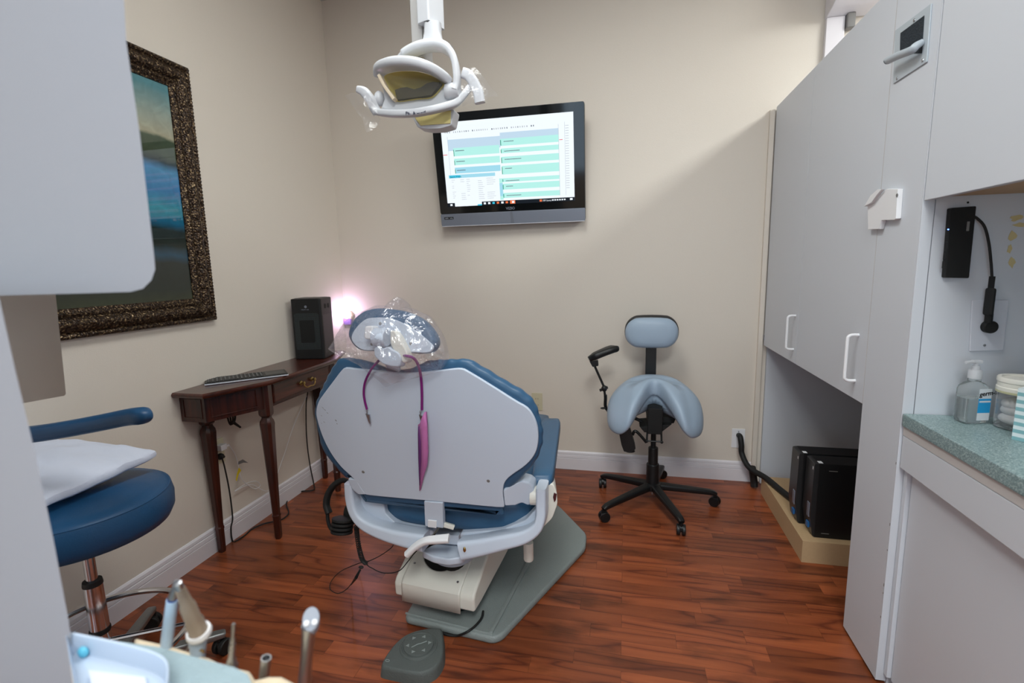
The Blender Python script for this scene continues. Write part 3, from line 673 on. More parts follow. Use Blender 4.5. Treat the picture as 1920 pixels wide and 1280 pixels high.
# ------------------------------------------------------------------ console table (half hexagon) against the left wall
TZ = .800
ym, hl = 2.205, .545
TO = [(XL+.003, ym-hl), (-1.715, ym-hl), (-1.60, ym-.275), (-1.60, ym+.275), (-1.715, ym+hl), (XL+.003, ym+hl)]
t = thing('console_table', 'dark mahogany half-hexagon console table against the left wall', 'table', (-1.75, ym, 0))
top = MB()
def inset(o, k):   # offset of the free edges of the table outline towards its inside
    x0, x1, x2 = XL+.003, -1.715-k*.9, -1.60-k
    return [(x0, ym-hl+k), (x1, ym-hl+k), (x2, ym-.275), (x2, ym+.275), (x1, ym+hl-k), (x0, ym+hl-k)]
top.loft([[Vector((x_,y_,TZ+dz)) for x_, y_ in inset(TO, k)] for k, dz in ((.012,-.022),(.004,-.020),(0,-.012),(0,-.006),(.005,-.001),(.007,0))])
top.build('tabletop', M['wood'], t, ang=25)
ap = inset(TO, .035); a0, a1 = TZ-.135, TZ-.022
MB().prism([Vector((x_,y_,a0)) for x_, y_ in ap], (0,0,a1-a0), .001).build('apron', M['woodv'], t)
# moulding frames on the apron faces and the drawer
def face_frame(p, q, z0, z1, w, d):
    p = Vector((p[0],p[1],0)); q = Vector((q[0],q[1],0)); u = (q-p).normalized(); n = Vector((u.y,-u.x,0)); 
    if n.x < 0: n = -n
    b = MB()
    def bar(s0, s1, za, zb):
        P_ = [p+u*s0+Vector((0,0,za)), p+u*s1+Vector((0,0,za)), p+u*s1+Vector((0,0,zb)), p+u*s0+Vector((0,0,zb))]
        b.prism(P_, n*d, d*.35)
    L_ = (q-p).length
    bar(0, L_, z0, z0+w); bar(0, L_, z1-w, z1); bar(0, w, z0+w, z1-w); bar(L_-w, L_, z0+w, z1-w)
    return b
def seg(i, j, s, e):
    p = Vector((ap[i][0], ap[i][1], 0)); q = Vector((ap[j][0], ap[j][1], 0)); return p.lerp(q, s), p.lerp(q, e)
for (i, j, s, e) in ((0,1,.12,.88),(1,2,.08,.84),(3,4,.16,.92)):
    p, q = seg(i, j, s, e); face_frame(p, q, a0+.016, a1-.01, .005, .003).build('apron_moulding', M['woodv'], t)
p, q = seg(2, 3, .08, .92)
dr = MB().prism([Vector((p.x, p.y, a0+.012)), Vector((q.x, q.y, a0+.012)), Vector((q.x, q.y, a1-.006)), Vector((p.x, p.y, a1-.006))], (.006,0,0), .0015).build('drawer', M['wood'], t)
face_frame(p+Vector((.006,.004,0)), q+Vector((.006,-.004,0)), a0+.016, a1-.010, .004, .002).build('drawer_moulding', M['woodv'], dr)
hx = p.x+.007; hb = MB(); hz = TZ-.072; hy = 2.225
for s_ in (-1, 1): hb.lathe([(.013,0),(.012,.003),(.006,.006),(.005,.012),(.009,.016),(.009,.020),(0,.023)], (hx, hy+s_*.046, hz), (1,0,0), 18)
hb.tube(catmull([(hx+.012,hy-.046,hz-.002),(hx+.020,hy-.043,hz-.016),(hx+.022,hy-.026,hz-.026),(hx+.022,hy,hz-.024),(hx+.022,hy+.026,hz-.026),(hx+.020,hy+.043,hz-.016),(hx+.012,hy+.046,hz-.002)], 6), .0032, 8)
hb.build('drawer_handle', M['brass'], dr)
def leg(x_, y_, rot=0):
    R_ = Matrix.Rotation(rot, 3, 'Z'); c = Vector((x_, y_, 0))
    def sq(h, z, r=.12): return [c+R_ @ Vector((a*h, b_*h, 0))+Vector((0,0,z)) for a, b_ in ((-1,-.6),(-.6,-1),(.6,-1),(1,-.6),(1,.6),(.6,1),(-.6,1),(-1,.6))]
    prof = [(.0125,0),(.0145,.012),(.0155,.10),(.0155,.112),(.0175,.118),(.0175,.122),(.0150,.128),(.0265,.555),(.0285,.585),(.0265,.600),(.0200,.612),(.0185,.620),(.0265,.630),(.0280,.640),(.0285,a1)]
    return MB().loft([sq(h, z) for h, z in prof])
for (lx, ly, ro) in ((-1.842, 1.79, 0), (-1.655, ym-.262, .2), (-1.655, ym+.262, -.2), (-1.842, 2.62, 0)):
    leg(lx, ly, ro).build('leg', M['woodv'], t, ang=25)

# ------------------------------------------------------------------ keyboard on the table
kz = TZ+.001
A = Z(384,722,kz+.003); B = Z(547,702,kz+.003); 
u = Vector((B.x-A.x, B.y-A.y, 0)).normalized(); vv = Vector((-u.y, u.x, 0)); KL = .345; KW = .128
kc = Vector((A.x, A.y, kz))
def K(a, b_, z=0): return kc+u*a+vv*b_+Vector((0,0,z))
t = thing('keyboard', 'black wireless keyboard with touchpad lying on the console table', 'keyboard', K(KL/2, KW/2))
MB().prism(rounded([K(0,0), K(KL,0), K(KL,KW), K(0,KW)], .008, 4), (0,0,.011), .002).build('body', M['black'], t)
MB().prism(rounded([K(-.0015,-.0015,.001), K(KL+.0015,-.0015,.001), K(KL+.0015,KW*.6,.001), K(KL-.004,KW*.6,.001), K(KL-.004,.003,.001), K(-.0015,.003,.001)], .001, 1), (0,0,.006), .001).build('silver_edge', M['silverlt'] if 'silverlt' in M else M['pale'], t)
MB().prism(rounded([K(KL-.094,.014,.0115), K(KL-.010,.014,.0115), K(KL-.010,KW-.02,.0115), K(KL-.094,KW-.02,.0115)], .004, 3), (0,0,.0006), .0002).build('touchpad', M['blackg'], t)
M['key'] = mat('key_plastic', (40, 42, 44), .5); M['keyprint'] = mat('key_print', (150, 152, 152), .5)
nrow, ncol = 6, 14; kw = (KL-.112)/ncol; kh = (KW-.020)/nrow
key0 = None
for r_ in range(nrow):
    for c_ in range(ncol):
        if r_ == 0 and 4 <= c_ <= 7: 
            if c_ > 4: continue
        wd = kw*4 if (r_ == 0 and c_ == 4) else kw
        a = .008+c_*kw; b_ = .010+r_*kh
        if key0 is not None and wd == kw:
            o = key0.copy(); o.location = K(a, b_, .0112)-ORG[t]; COL.objects.link(o); continue
        kb = MB(); kb.prism(rounded([Vector((x1,y1,0)) for x1, y1 in ((.0012,.0012),(wd-.0012,.0012),(wd-.0012,kh-.0012),(.0012,kh-.0012))], .002, 2), (0,0,.0022), .0005)
        if wd == kw: kb.box((wd*.35, kh*.45, .0022), (wd*.6, kh*.75, .0024), mi=1)
        o = kb.build('key', [M['key'], M['keyprint']], None, (0,0,0))
        rot = math.atan2(u.y, u.x); o.rotation_euler = (0,0,rot); o.parent = t; o.location = K(a, b_, .0112)-ORG[t]; ORG[o] = Vector((0,0,0))
        if wd == kw: key0 = o

# ------------------------------------------------------------------ air purifier
px0, px1, py0, py1, pz = -1.862, -1.678, 2.44, 2.61, TZ+.0005
ph = .345
pc = Vector(((px0+px1)/2, (py0+py1)/2, pz)); pr = Matrix.Rotation(math.radians(12), 3, 'Z')
def PP(x_, y_, z_): return pc+pr @ Vector((x_, y_, 0))+Vector((0,0,z_))
hw, hd = .085, .085
t = thing('air_purifier', 'black box-shaped air purifier standing on the console table', 'air purifier', pc)
MB().prism(rounded([PP(-hw,-hd,0), PP(hw,-hd,0), PP(hw,hd,0), PP(-hw,hd,0)], .014, 4), (0,0,ph), .006).build('housing', M['purif'] if 'purif' in M else M['black'], t)
M['grille'] = mat_mesh_grille('black_grille', (10, 11, 11), (64, 80, 84), 150); M['grille2'] = mat_mesh_grille('side_grille', (34, 30, 36), (6, 6, 6), 190)
MB().prism(rounded([PP(-.070,-hd-.001,.055), PP(.070,-hd-.001,.055), PP(.070,-hd-.001,.262), PP(-.070,-hd-.001,.262)], .012, 3), pr @ Vector((0,.003,0))).build('front_grille', M['grille'], t)
MB().prism(rounded([PP(-.040,-hd-.002,.095), PP(.040,-hd-.002,.095), PP(.040,-hd-.002,.225), PP(-.040,-hd-.002,.225)], .008, 3), pr @ Vector((0,.003,0))).build('centre_panel', M['blackm'], t)
MB().prism([PP(hw+.001,-hd+.016,.03), PP(hw+.001,hd-.016,.03), PP(hw+.001,hd-.016,.25), PP(hw+.001,-hd+.016,.25)], pr @ Vector((-.003,0,0))).build('side_grille', M['grille2'], t)
MB().prism(rounded([PP(hw+.0015,-.030,.285), PP(hw+.0015,-.010,.285), PP(hw+.0015,-.010,.312), PP(hw+.0015,-.030,.312)], .008, 3), pr @ Vector((-.003,0,0))).build('hand_slot', M['blackm'], t)
MB().prism(rounded([PP(hw+.0015,.018,.285), PP(hw+.0015,.036,.285), PP(hw+.0015,.036,.312), PP(hw+.0015,.018,.312)], .008, 3), pr @ Vector((-.003,0,0))).build('hand_slot', M['blackm'], t)
MB().lathe([(.0075,0),(.007,.001),(0,.0014)], PP(0,-hd-.0005,.300), pr @ Vector((0,-1,0)), 18).build('badge', M['silver'], t)
vs, fs = text_mesh('MEDIFY AIR', .0085, PP(-.026,-hd-.0012,.281), pr @ Vector((1,0,0)), (0,0,1), .0003); MB().add(vs, fs).build('lettering', M['silver'], t)
MB().prism(rounded([PP(-hw+.015,-hd+.015,ph), PP(hw-.015,-hd+.015,ph), PP(hw-.015,hd-.015,ph), PP(-hw+.015,hd-.015,ph)], .012, 3), (0,0,.002), .0006).build('top_panel', M['blackg'], t)

# ------------------------------------------------------------------ night light and plug-in freshener on the back wall in the corner
nl = Vector((-1.842, YB, .985))
t = thing('night_light', 'glowing lilac night light plugged in behind the headrest', 'night light', nl)
MB().box(nl+Vector((-.028,-.030,-.055)), nl+Vector((.028,0,-.005)), .008).build('plug_body', mat('violet_plastic', (128, 96, 170), .4), t)
MB().ell(nl+Vector((0,-.030,.022)), (.026,.022,.034), 16, 12).build('glow_dome', mat('lilac_glow', (244, 214, 255), .5, emis=9), t)
pl = bpy.data.lights.new('night_lamp', 'POINT'); pl.energy = 1.25; pl.color = (.88, .62, 1); pl.shadow_soft_size = .03
plo = bpy.data.objects.new('night_lamp', pl); COL.objects.link(plo); plo.location = nl+Vector((0,-.075,.03))
af = Y(652,592,YB-.02); t = thing('plug_adapter', 'round beige plug beside the lilac night light', 'plug', af)
MB().lathe([(.030,0),(.036,.004),(.036,.020),(.030,.028),(0,.028)], Vector((af.x, YB, af.z)), (0,-1,0), 28).build('disc_body', M['beige'], t)
for s_ in (-1, 1): MB().lathe([(.0035,0),(.0035,.001),(0,.001)], Vector((af.x+s_*.009, YB-.0282, af.z+.006)), (0,-1,0), 8).build('vent_hole', M['tag'], t)

# ------------------------------------------------------------------ plugs and cables under the table
wx = XL+.007
cb = Vector((XL+.006, 1.862, .486)); t = thing('charger', 'white cube charger with white cable in the low outlet', 'charger', cb)
MB().box(cb+Vector((0,-.016,-.014)), cb+Vector((.034,.020,.014)), .003).build('charger_body', M['white'], t)
MB().box(cb+Vector((.028,.019,-.005)), cb+Vector((.034,.034,.005)), .002).build('cable_plug', M['white'], t)
cable = catmull([cb+Vector((.031,.034,0)), X(440,850,XL+.03), X(446,868,XL+.03), X(452,895,XL+.03), X(463,908,XL+.02), X(478,916,XL+.02), X(488,910,XL+.02), X(480,902,XL+.02), X(462,906,XL+.018), X(440,921,XL+.018), X(470,908,XL+.018), X(505,918,XL+.022), X(530,860,XL+.022), X(550,800,XL+.022), X(575,742,XL+.03)], 8)
MB().tube(cable, .0016, 6).build('cable', M['white'], t)
c1 = Vector((XL+.006, 1.862, .440)); t = thing('power_cord', 'black power cord running from the low outlet to the floor', 'cord', c1)
MB().lathe([(.014,0),(.016,.008),(.014,.018),(.007,.022),(.006,.030)], c1, (1,0,0), 16).build('plug', M['rubber'], t)
pts = [c1+Vector((.028,0,0)), X(416,856,XL+.045), X(421,875,XL+.035), X(428,908,XL+.03), X(433,940,XL+.03), X(436,972,XL+.03), X(433,990,XL+.028), Z(436,1014,.0045), Z(444,1013,.0045), Z(458,1004,.0045), Z(475,990,.006), Z(500,980,.006), Z(525,975,.006), Z(541,962,.006), Z(537,945,.006), Z(545,930,.006), Z(565,921,.006), Z(588,918,.006), X(588,905,XL+.03), X(581,870,XL+.03), X(575,820,XL+.03), X(574,760,XL+.03), X(577,735,XL+.03)]
MB().tube(catmull(pts, 8), .0035, 7).build('cord', M['rubber'], t)
lt = X(447,870,XL+.03)
tag(MB().prism([lt+Vector((.002,-.004,0)), lt+Vector((.002,.030,-.004)), lt+Vector((.004,.058,-.016)), lt+Vector((.002,.028,.014)), lt+Vector((.002,0,.014))], (.0008,0,0)).build('cable_tag', M['tag'], None, lt), 'grey tape flag wrapped on the white cable', 'tag')
lt = X(447,880,XL+.03)
tag(MB().prism([lt+Vector((.002,.002,.010)), lt+Vector((.002,.014,-.010)), lt+Vector((.002,-.004,-.022)), lt+Vector((.002,-.020,-.050)), lt+Vector((.002,-.026,-.044)), lt+Vector((.002,-.014,-.014))], (.0008,0,0)).build('cable_tag', M['yellow'], None, lt), 'yellow tape flag wrapped on the white cable', 'tag')
hb_ = X(433,778,XL+.05); t = thing('cable_bundle', 'folded black cable bundle hanging beneath the console table', 'cable', hb_)
q = MB(); zt = TZ-.136
for k in range(3): q.tube(catmull([(hb_.x, hb_.y-.010+k*.006, zt), (hb_.x+.012*k, hb_.y-.022+k*.004, hb_.z+.005), (hb_.x, hb_.y-.008+k*.008, hb_.z-.045), (hb_.x, hb_.y+.024, hb_.z-.020), (hb_.x, hb_.y+.018, hb_.z+.02), (hb_.x, hb_.y, zt)], 6), .0042, 7)
q.build('coiled_wire', M['rubber'], t)
MB().tube([(hb_.x, hb_.y+.006, hb_.z-.035), (hb_.x+.004, hb_.y+.045, hb_.z-.075)], [.008,.005], 8).build('plug_end', M['rubber'], t)

# ------------------------------------------------------------------ assistant's stool at the left
sx, sy = -1.555, 1.04
t = thing('assistant_stool', 'blue padded stool with curved arm rail and chrome foot ring', 'stool', (sx, sy, 0))
ST = .665; SR = .228
MB().lathe([(.10,ST-.120),(SR-.05,ST-.118),(SR-.012,ST-.105),(SR,ST-.080),(SR+.002,ST-.045),(SR-.004,ST-.016),(SR-.010,ST-.010),(SR-.022,ST-.002),(SR-.05,ST+.004),(.10,ST+.010),(0,ST+.012)], (sx,sy,0), seg=64).build('seat', M['bluedark'], t, ang=50)
rg = MB(); rg.tube([(sx+(SR-.007)*math.cos(a), sy+(SR-.007)*math.sin(a), ST-.0125) for a in [2*PI*k/64 for k in range(64)]], .0022, 6, closed=True).build('seam_piping', M['bluedark'], t)
MB().lathe([(.0150,.30),(.0150,ST-.118)], (sx,sy,0), seg=28).build('gas_lift', M['chrome'], t)
MB().lathe([(.016,.395),(.024,.395),(.0255,.385),(.0255,.380),(.016,.380)], (sx,sy,0), seg=28).build('collar', M['rubber'], t)
MB().lathe([(.0245,.235),(.0245,.382)], (sx,sy,0), seg=32).build('column_sleeve', M['chrome'], t)
MB().lathe([(.0255,.222),(.027,.226),(.027,.234),(.0255,.238)], (sx,sy,0), seg=28).build('lower_collar', M['rubber'], t)
MB().lathe([(.0245,.08),(.0245,.225)], (sx,sy,0), seg=32).build('lower_column', M['chrome'], t)
fr_ = MB(); fr_.tube([(sx+.235*math.cos(a), sy+.235*math.sin(a), .195) for a in [2*PI*k/72 for k in range(72)]], .0095, 10, closed=True)
for a in (.5, .5+2*PI/3, .5+4*PI/3): fr_.tube([(sx+.02*math.cos(a), sy+.02*math.sin(a), .19), (sx+.235*math.cos(a), sy+.235*math.sin(a), .195)], .007, 8)
fr_.build('foot_ring', M['chrome'], t)
MB().lathe([(.052,.060),(.058,.066),(.058,.110),(.050,.122),(.046,.124)], (sx,sy,0), seg=28).build('base_hub', M['alu'], t)
def caster(x_, y_, r_, ang, parent, mh, mw, top):
    c = Vector((x_, y_, r_)); d = Vector((math.cos(ang), math.sin(ang), 0)); s = Vector((-d.y, d.x, 0))
    ca = MB()
    for k in (-1, 1): ca.lathe([(r_*.4,-.008),(r_*.92,-.008),(r_,-.005),(r_,.005),(r_*.92,.008),(r_*.4,.008)], c+s*k*.013, s, 22)
    o = ca.build('caster', mw, parent)
    hd_ = MB(); hd_.lathe([(.006,r_*.9),(.006,top)], (x_-d.x*.010, y_-d.y*.010, 0), seg=10)
    hd_.tube([c-s*.006+Vector((0,0,r_*.35)), c+s*.006+Vector((0,0,r_*.35))], r_*.72, 18)
    hd_.build('caster_fork', mh, o)
def star(parent, cx, cy, R_, a0_, z0, z1, mm, wheel, r_w, wid=.028, name='base_leg'):
    for k in range(5):
        a = a0_+2*PI*k/5; d = Vector((math.cos(a), math.sin(a), 0)); c = Vector((cx, cy, 0))
        path = [c+d*.04+Vector((0,0,z0)), c+d*R_*.5+Vector((0,0,(z0*.55+z1*.45))), c+d*(R_-.01)+Vector((0,0,z1)), c+d*(R_+.012)+Vector((0,0,z1-.004))]
        MB().rtube(catmull(path, 4), wid*1.5, wid, .35, scale=[1.15-.45*i/12 for i in range(13)]).build(name, mm, parent)
        caster(cx+d.x*R_, cy+d.y*R_, r_w, a+.9*k+.7, parent, wheel, wheel, z1)
star(t, sx, sy, .305, math.radians(46), .092, .072, M['alu'], M['rubber'], .027, .026)
# torso arm: padded rail curving around the seat
RZ = .80; am = MB(); ap_ = []
for k in range(26):
    a = math.radians(40+k*6.4); ap_.append(Vector((sx+.285*math.cos(a), sy+.255*math.sin(a), RZ+.004*k/25)))
tip = Y(283,782,sy+.19)
ap_ = catmull([X(280,779,-1.20), X(245,781,-1.27), X(190,792,-1.36), X(120,805,-1.46), X(50,815,-1.56), X(-40,822,-1.66), X(-160,830,-1.72)], 6)
am.rtube(ap_, .050, .044, .48, scale=[(.35,.35),(.7,.72),(.92,.95)]+[1]*(len(ap_)-3), q=5)
am.build('arm_rail', M['bluedark'], t, ang=60)
e0 = ap_[-6]
MB().tube(catmull([e0, e0+Vector((-.02,-.06,-.06)), (sx-.19, sy-.12, ST-.11), (sx-.05, sy-.03, ST-.125)], 6), .012, 10).build('rail_bracket', M['chrome'], t)
MB().lathe([(.09,ST-.135),(.10,ST-.130),(.10,ST-.119)], (sx,sy,0), seg=28).build('seat_plate', M['alu'], t)

# white paper-covered pillow
def pillow():
    zs = ST+.018
    cs = [X(66,922,-1.62) , ]
    p0 = Z(78,950,zs+.002); p1 = Z(298,853,zs+.055); p2 = Z(150,842,zs+.085) ; p3 = Z(40,880,zs+.03)
    c = Vector((sx-.045, sy+.0, zs)); 
    P = [Z(80,956,zs+.012), Z(298,856,zs+.034), Z(95,832,zs+.075), Z(-70,885,zs+.030)]
    N_ = 22; top = []; bot = []
    for i in range(N_+1):
        for j in range(N_+1):
            a, b_ = i/N_, j/N_
            q = (P[0]*(1-a)+P[1]*a)*(1-b_)+(P[3]*(1-a)+P[2]*a)*b_
            e_ = (max(0, math.sin(PI*a))**.55)*(max(0, math.sin(PI*b_))**.55)
            w_ = noise.noise(Vector((a*5, b_*5, 3)))*.010+noise.noise(Vector((a*14, b_*14, 7)))*.006
            top.append(q+Vector((0,0,.030*e_+w_+.024)))
            bot.append(q-Vector((0,0,.030*e_-w_*.4)))
    m_ = MB(); n1 = N_+1
    for L_, fl in ((top, 0), (bot, 1)):
        fs = [((i*n1+j),((i+1)*n1+j),((i+1)*n1+j+1),(i*n1+j+1)) for i in range(N_) for j in range(N_)]
        m_.add(L_, [f[::-1] for f in fs] if fl else fs)
    edge = [i*n1 for i in range(n1)]+[N_*n1+j for j in range(1, n1)]+[i*n1+N_ for i in range(N_-1, -1, -1)]+[j for j in range(N_-1, 0, -1)]
    o_ = n1*n1; fs = [(edge[k], edge[(k+1) % len(edge)], edge[(k+1) % len(edge)]+o_, edge[k]+o_) for k in range(len(edge))]
    m_.f += fs; m_.m += [0]*len(fs)
    return m_
tag(pillow().build('pillow', M['paper'], None, (sx, sy, ST+.02), ang=60, sub=1), 'white paper-covered pillow lying on the blue stool seat', 'pillow')
# ------------------------------------------------------------------ dental chair (seen from behind)
DY = 1.42                                            # depth of the backrest's lower edge
t = thing('dental_chair', 'blue dental chair with white back shell seen from behind', 'dental chair', (-.52, 1.75, 0))
th, yw = math.radians(10), math.radians(-1.5)
RV = Vector((math.cos(yw), math.sin(yw), 0)); HV = Vector((-math.sin(yw), math.cos(yw), 0))
VV = HV*-math.sin(th)+Vector((0,0,math.cos(th))); NV = RV.cross(VV)        # NV points away from the patient's side or toward it
if NV.y < 0: NV = -NV                                # towards the patient (away from the camera)
P0 = Y(803, 940, DY)
def BP(px, py, n=0): return onplane(px, py, P0+NV*n, NV)
panel_px = [(647,690),(669,692),(700,695),(735,699),(770,700),(816,696),(845,692.5),(864,691.5),(877,697),(920,723),(966,752),(988,765),(1000,781),(1007,800),(1009,821),(1006,843),(997,860),(982,875),(963,888),(950,899),(943.5,912),(943,930),(945,947),(941,951),(900,948),(820,940),(750,934),(690,928),(682,924),(676,915),(668,903),(655,890),(640,876),(625,857),(612,835),(602,812),(594,785),(592.5,770),(597,753),(607,738),(625,714),(638,697)]
rim_px = [(640,669),(672,671),(700,678),(735,690),(770,688),(800,674),(835,671),(872,670),(885,673),(920,693),(951,712),(978,727),(998,743),(1009,760),(1016,782),(1021,806),(1020,828),(1014,848),(1003,868),(985,888),(962,910),(945,921),(946,954),(943,962),(900,960),(820,953),(750,946),(700,940),(684,934),(664,899),(651,892),(632,872),(613,848),(603,828),(597,800),(592,775),(593,757),(598,741),(607,721),(617,700),(625,686)]
pan = resample(catmull([BP(*p) for p in panel_px], 5, True), 220)
MB().prism(pan, NV*.012, .003).build('back_shell', M['shell'], t, ang=40)
# upholstery
def rim(n, k=0.0, wr=0):
    pts = resample(catmull([BP(p[0], p[1], .03) for p in rim_px], 5, True), 360)
    c = sum(pts, Vector())/len(pts); out = []
    for i, p in enumerate(pts):
        d = (p-c); tang = (pts[(i+1) % 360]-pts[i-1]).normalized(); nrm = tang.cross(NV)
        if nrm.dot(d) < 0: nrm = -nrm
        w_ = wr*(.5+.5*math.sin(i*.9+2*math.sin(i*.11)))*(1 if (40 < i < 150 or i > 300) else .25)
        out.append(p+NV*(n-.03)+nrm*(k-w_))
    return out
MB().loft([rim(.010,-.024), rim(.013,-.009,.002), rim(.022,-.002,.0025), rim(.038,-.006,.0022), rim(.056,-.017,.001), rim(.074,-.034), rim(.085,-.060)]).build('back_cushion', M['blue'], t, ang=60)
for q in ((681,884.5),(915.5,901.5)):
    MB().lathe([(.0055,0),(.0045,.0012),(.0025,.0010),(0,.0008)], BP(*q)-NV*.0, -NV, 14).build('shell_screw', M['tag'], t)
random.seed(3)
for (a, b_, w_, h_) in ((605,764,7,1.6),(609,768,6,1.4),(614,774,4,1.5),(603,779,3,1),(608,791,5,1),(603,793,2,1),(630,788,4,3.5),(632,794,3,2.5)):
    q = BP(a, b_)-NV*.0004; k = .0014; MB().prism([q+RV*(w_*k*.5*math.cos(z_)*random.uniform(.5,1.1)+.0)+VV*(h_*k*.5*math.sin(z_)-math.cos(z_)*w_*k*.35) for z_ in [2*PI*j/9 for j in range(9)]], NV*.0003).build('scuff_mark', M['tag'], t)
# wings: hinge covers on both lower corners
wr_ = [BP(943,919,-.001), BP(962,908,.02), BP(980,902,.03), BP(992,905,.04), BP(1000,912,.05), BP(1003,930,.05), BP(1000,945,.05), BP(990,948,.04), BP(978,943,.03), BP(966,948,.02), BP(946,949,-.001)]
MB().prism(rounded(wr_, .006, 3), NV*.05, .006).build('hinge_cover', M['shell'], t, ang=50)
wl_ = [BP(652,897,0), BP(668,899,0), BP(678,917,-.001), BP(686,927,-.001), BP(672,927,.0), BP(660,917,.0)]
MB().prism(rounded(wl_, .006, 3), NV*.05, .006).build('hinge_cover', M['shell'], t, ang=50)
MB().lathe([(.030,0),(.030,.022),(.026,.028),(0,.028)], Y(996,928,1.47)+Vector((.0,0,0)), (1,0,0), 28).build('pivot_disc', M['cream'], t)

# yoke: white frame sweeping under the seat to both arms
YY = 1.46
yr = [Y(1017,908,YY), Y(1017,940,YY), Y(1016,965,YY-.005), Y(1008,985,YY-.01), Y(985,1001,YY-.015), Y(945,1011,YY-.02), Y(905,1020,YY-.02), Y(868,1026,YY-.02)]
wN = len(catmull(yr, 6))
MB().rtube(catmull(yr, 6), .075, .052, .28, up=(1,0,0), scale=[(1,.62+.62*max(0,(i/wN-.35))/.65*1.0) for i in range(wN)], q=4).build('yoke_arm', M['shell'], t, ang=50)
yl = [Y(662,900,YY), Y(664,930,YY), Y(672,958,YY-.005), Y(690,978,YY-.01), Y(722,993,YY-.015), Y(760,1004,YY-.02), Y(800,1012,YY-.02)]
wN = len(catmull(yl, 6))
MB().rtube(catmull(yl, 6), .075, .052, .28, up=(-1,0,0), scale=[(1,.62+.55*max(0,(i/wN-.35))/.65) for i in range(wN)], q=4).build('yoke_arm', M['shell'], t, ang=50)
# inner webs of the yoke that fill up to the seat
MB().prism(rounded([Y(664,925,YY+.01), Y(700,936,YY+.01), Y(720,945,YY+.01), Y(722,962,YY+.01), Y(745,984,YY+.01), Y(812,994,YY+.01), Y(812,1004,YY+.01), Y(740,1000,YY+.01), Y(688,975,YY+.01), Y(668,950,YY+.01)], .01, 3), (0,.05,0), .008).build('yoke_web', M['shell'], t, ang=50)
MB().prism(rounded([Y(1004,930,YY+.01), Y(1004,955,YY+.01), Y(985,975,YY+.01), Y(940,993,YY+.01), Y(862,999,YY+.01), Y(862,1012,YY+.01), Y(960,1008,YY+.01), Y(1006,985,YY+.01), Y(1020,950,YY+.01), Y(1020,930,YY+.01)], .01, 3), (0,.05,0), .008).build('yoke_web', M['shell'], t, ang=50)
# armrest and its console on the right
ar = Z(1000,900,.615); af_ = .62
def arm(px, py, z=.625): return Z(px, py, z)
ao = [arm(997,893), arm(1034,893), arm(1038,884), arm(1051,788), arm(1048,781), arm(1020,781), arm(1010,795)]
lo = [p-Vector((0,0,.035)) for p in ao]
c = sum(ao, Vector())/len(ao)
R0 = rounded(ao, .014, 4)
def ins(R, k, dz): return [c+(p-c)*k+Vector((0,0,dz)) for p in R]
MB().loft([ins(R0,.90,-.052), ins(R0,.98,-.044), ins(R0,1,-.026), ins(R0,.985,-.008), ins(R0,.93,-.001), ins(R0,.80,.001)]).build('armrest', M['blue'], t, ang=60)
MB().prism(rounded([Y(1012,912,1.50), Y(1036,905,1.50), Y(1044,920,1.50), Y(1046,945,1.50), Y(1036,972,1.50), Y(1018,990,1.50), Y(1010,980,1.50), Y(1012,950,1.50)], .012, 3), (-.02,.10,0), .012).build('arm_console', M['cream'], t, ang=50)
e_ = Y(1038.5,932,1.495); MB().prism([e_+Vector((.000,0,.014)), e_+Vector((.009,0,.010)), e_+Vector((.006,0,-.010)), e_+Vector((.001,0,-.018)), e_+Vector((-.003,0,.0))], (0,.006,0), .001).build('emblem', mat('dark_red', (70, 26, 30), .4), t)
# seat cushion
def seat_ring(y, k, zt, zb, xl, xr):
    n = 40; out = []
    for i in range(n):
        a = 2*PI*i/n; ca, sa = math.cos(a), math.sin(a)
        ex = (abs(ca)**.55)*(1 if ca > 0 else -1); ez = (abs(sa)**.75)*(1 if sa > 0 else -1)
        out.append(Vector(((xl+xr)/2+ex*(xr-xl)/2*k, y, (zt+zb)/2+ez*(zt-zb)/2*k)))
    return out
pl_, pr_ = Y(706,950,1.52), Y(1001,950,1.52); zb = Y(850,996,1.50).z
sx0, sx1 = pl_.x, pr_.x
MB().loft([seat_ring(1.485,.55,.56,zb,sx0,sx1), seat_ring(1.492,.80,.56,zb,sx0,sx1), seat_ring(1.515,.95,.56,zb,sx0,sx1), seat_ring(1.56,1,.56,zb,sx0,sx1), seat_ring(1.8,1,.54,zb+.03,sx0-.01,sx1), seat_ring(2.05,.98,.53,zb+.05,sx0,sx1), seat_ring(2.4,.8,.53,zb+.08,sx0+.02,sx1-.02), seat_ring(2.52,.72,.52,zb+.09,sx0+.03,sx1-.03), seat_ring(2.54,.45,.52,zb+.09,sx0+.03,sx1-.03)]).build('seat_cushion', M['blue'], t, ang=60)
# bracket hanging from the shell
bk = DY+.0
MB().prism(rounded([BP(795,940,-.004), BP(830,943,-.004), BP(831,990,-.004), BP(797,986,-.004)], .002, 2), NV*.022, .002).build('hinge_bracket', M['shell'], t)
MB().prism(rounded([BP(802,975,-.008), BP(818,977,-.008), BP(818,990,-.008), BP(802,988,-.008)], .001, 1), NV*.006, .001).build('bracket_tab', M['white'], t)
MB().rtube([BP(830,982,.008), BP(851,988,.02)], .012, .016, .2).build('link_bar', M['cream'], t)
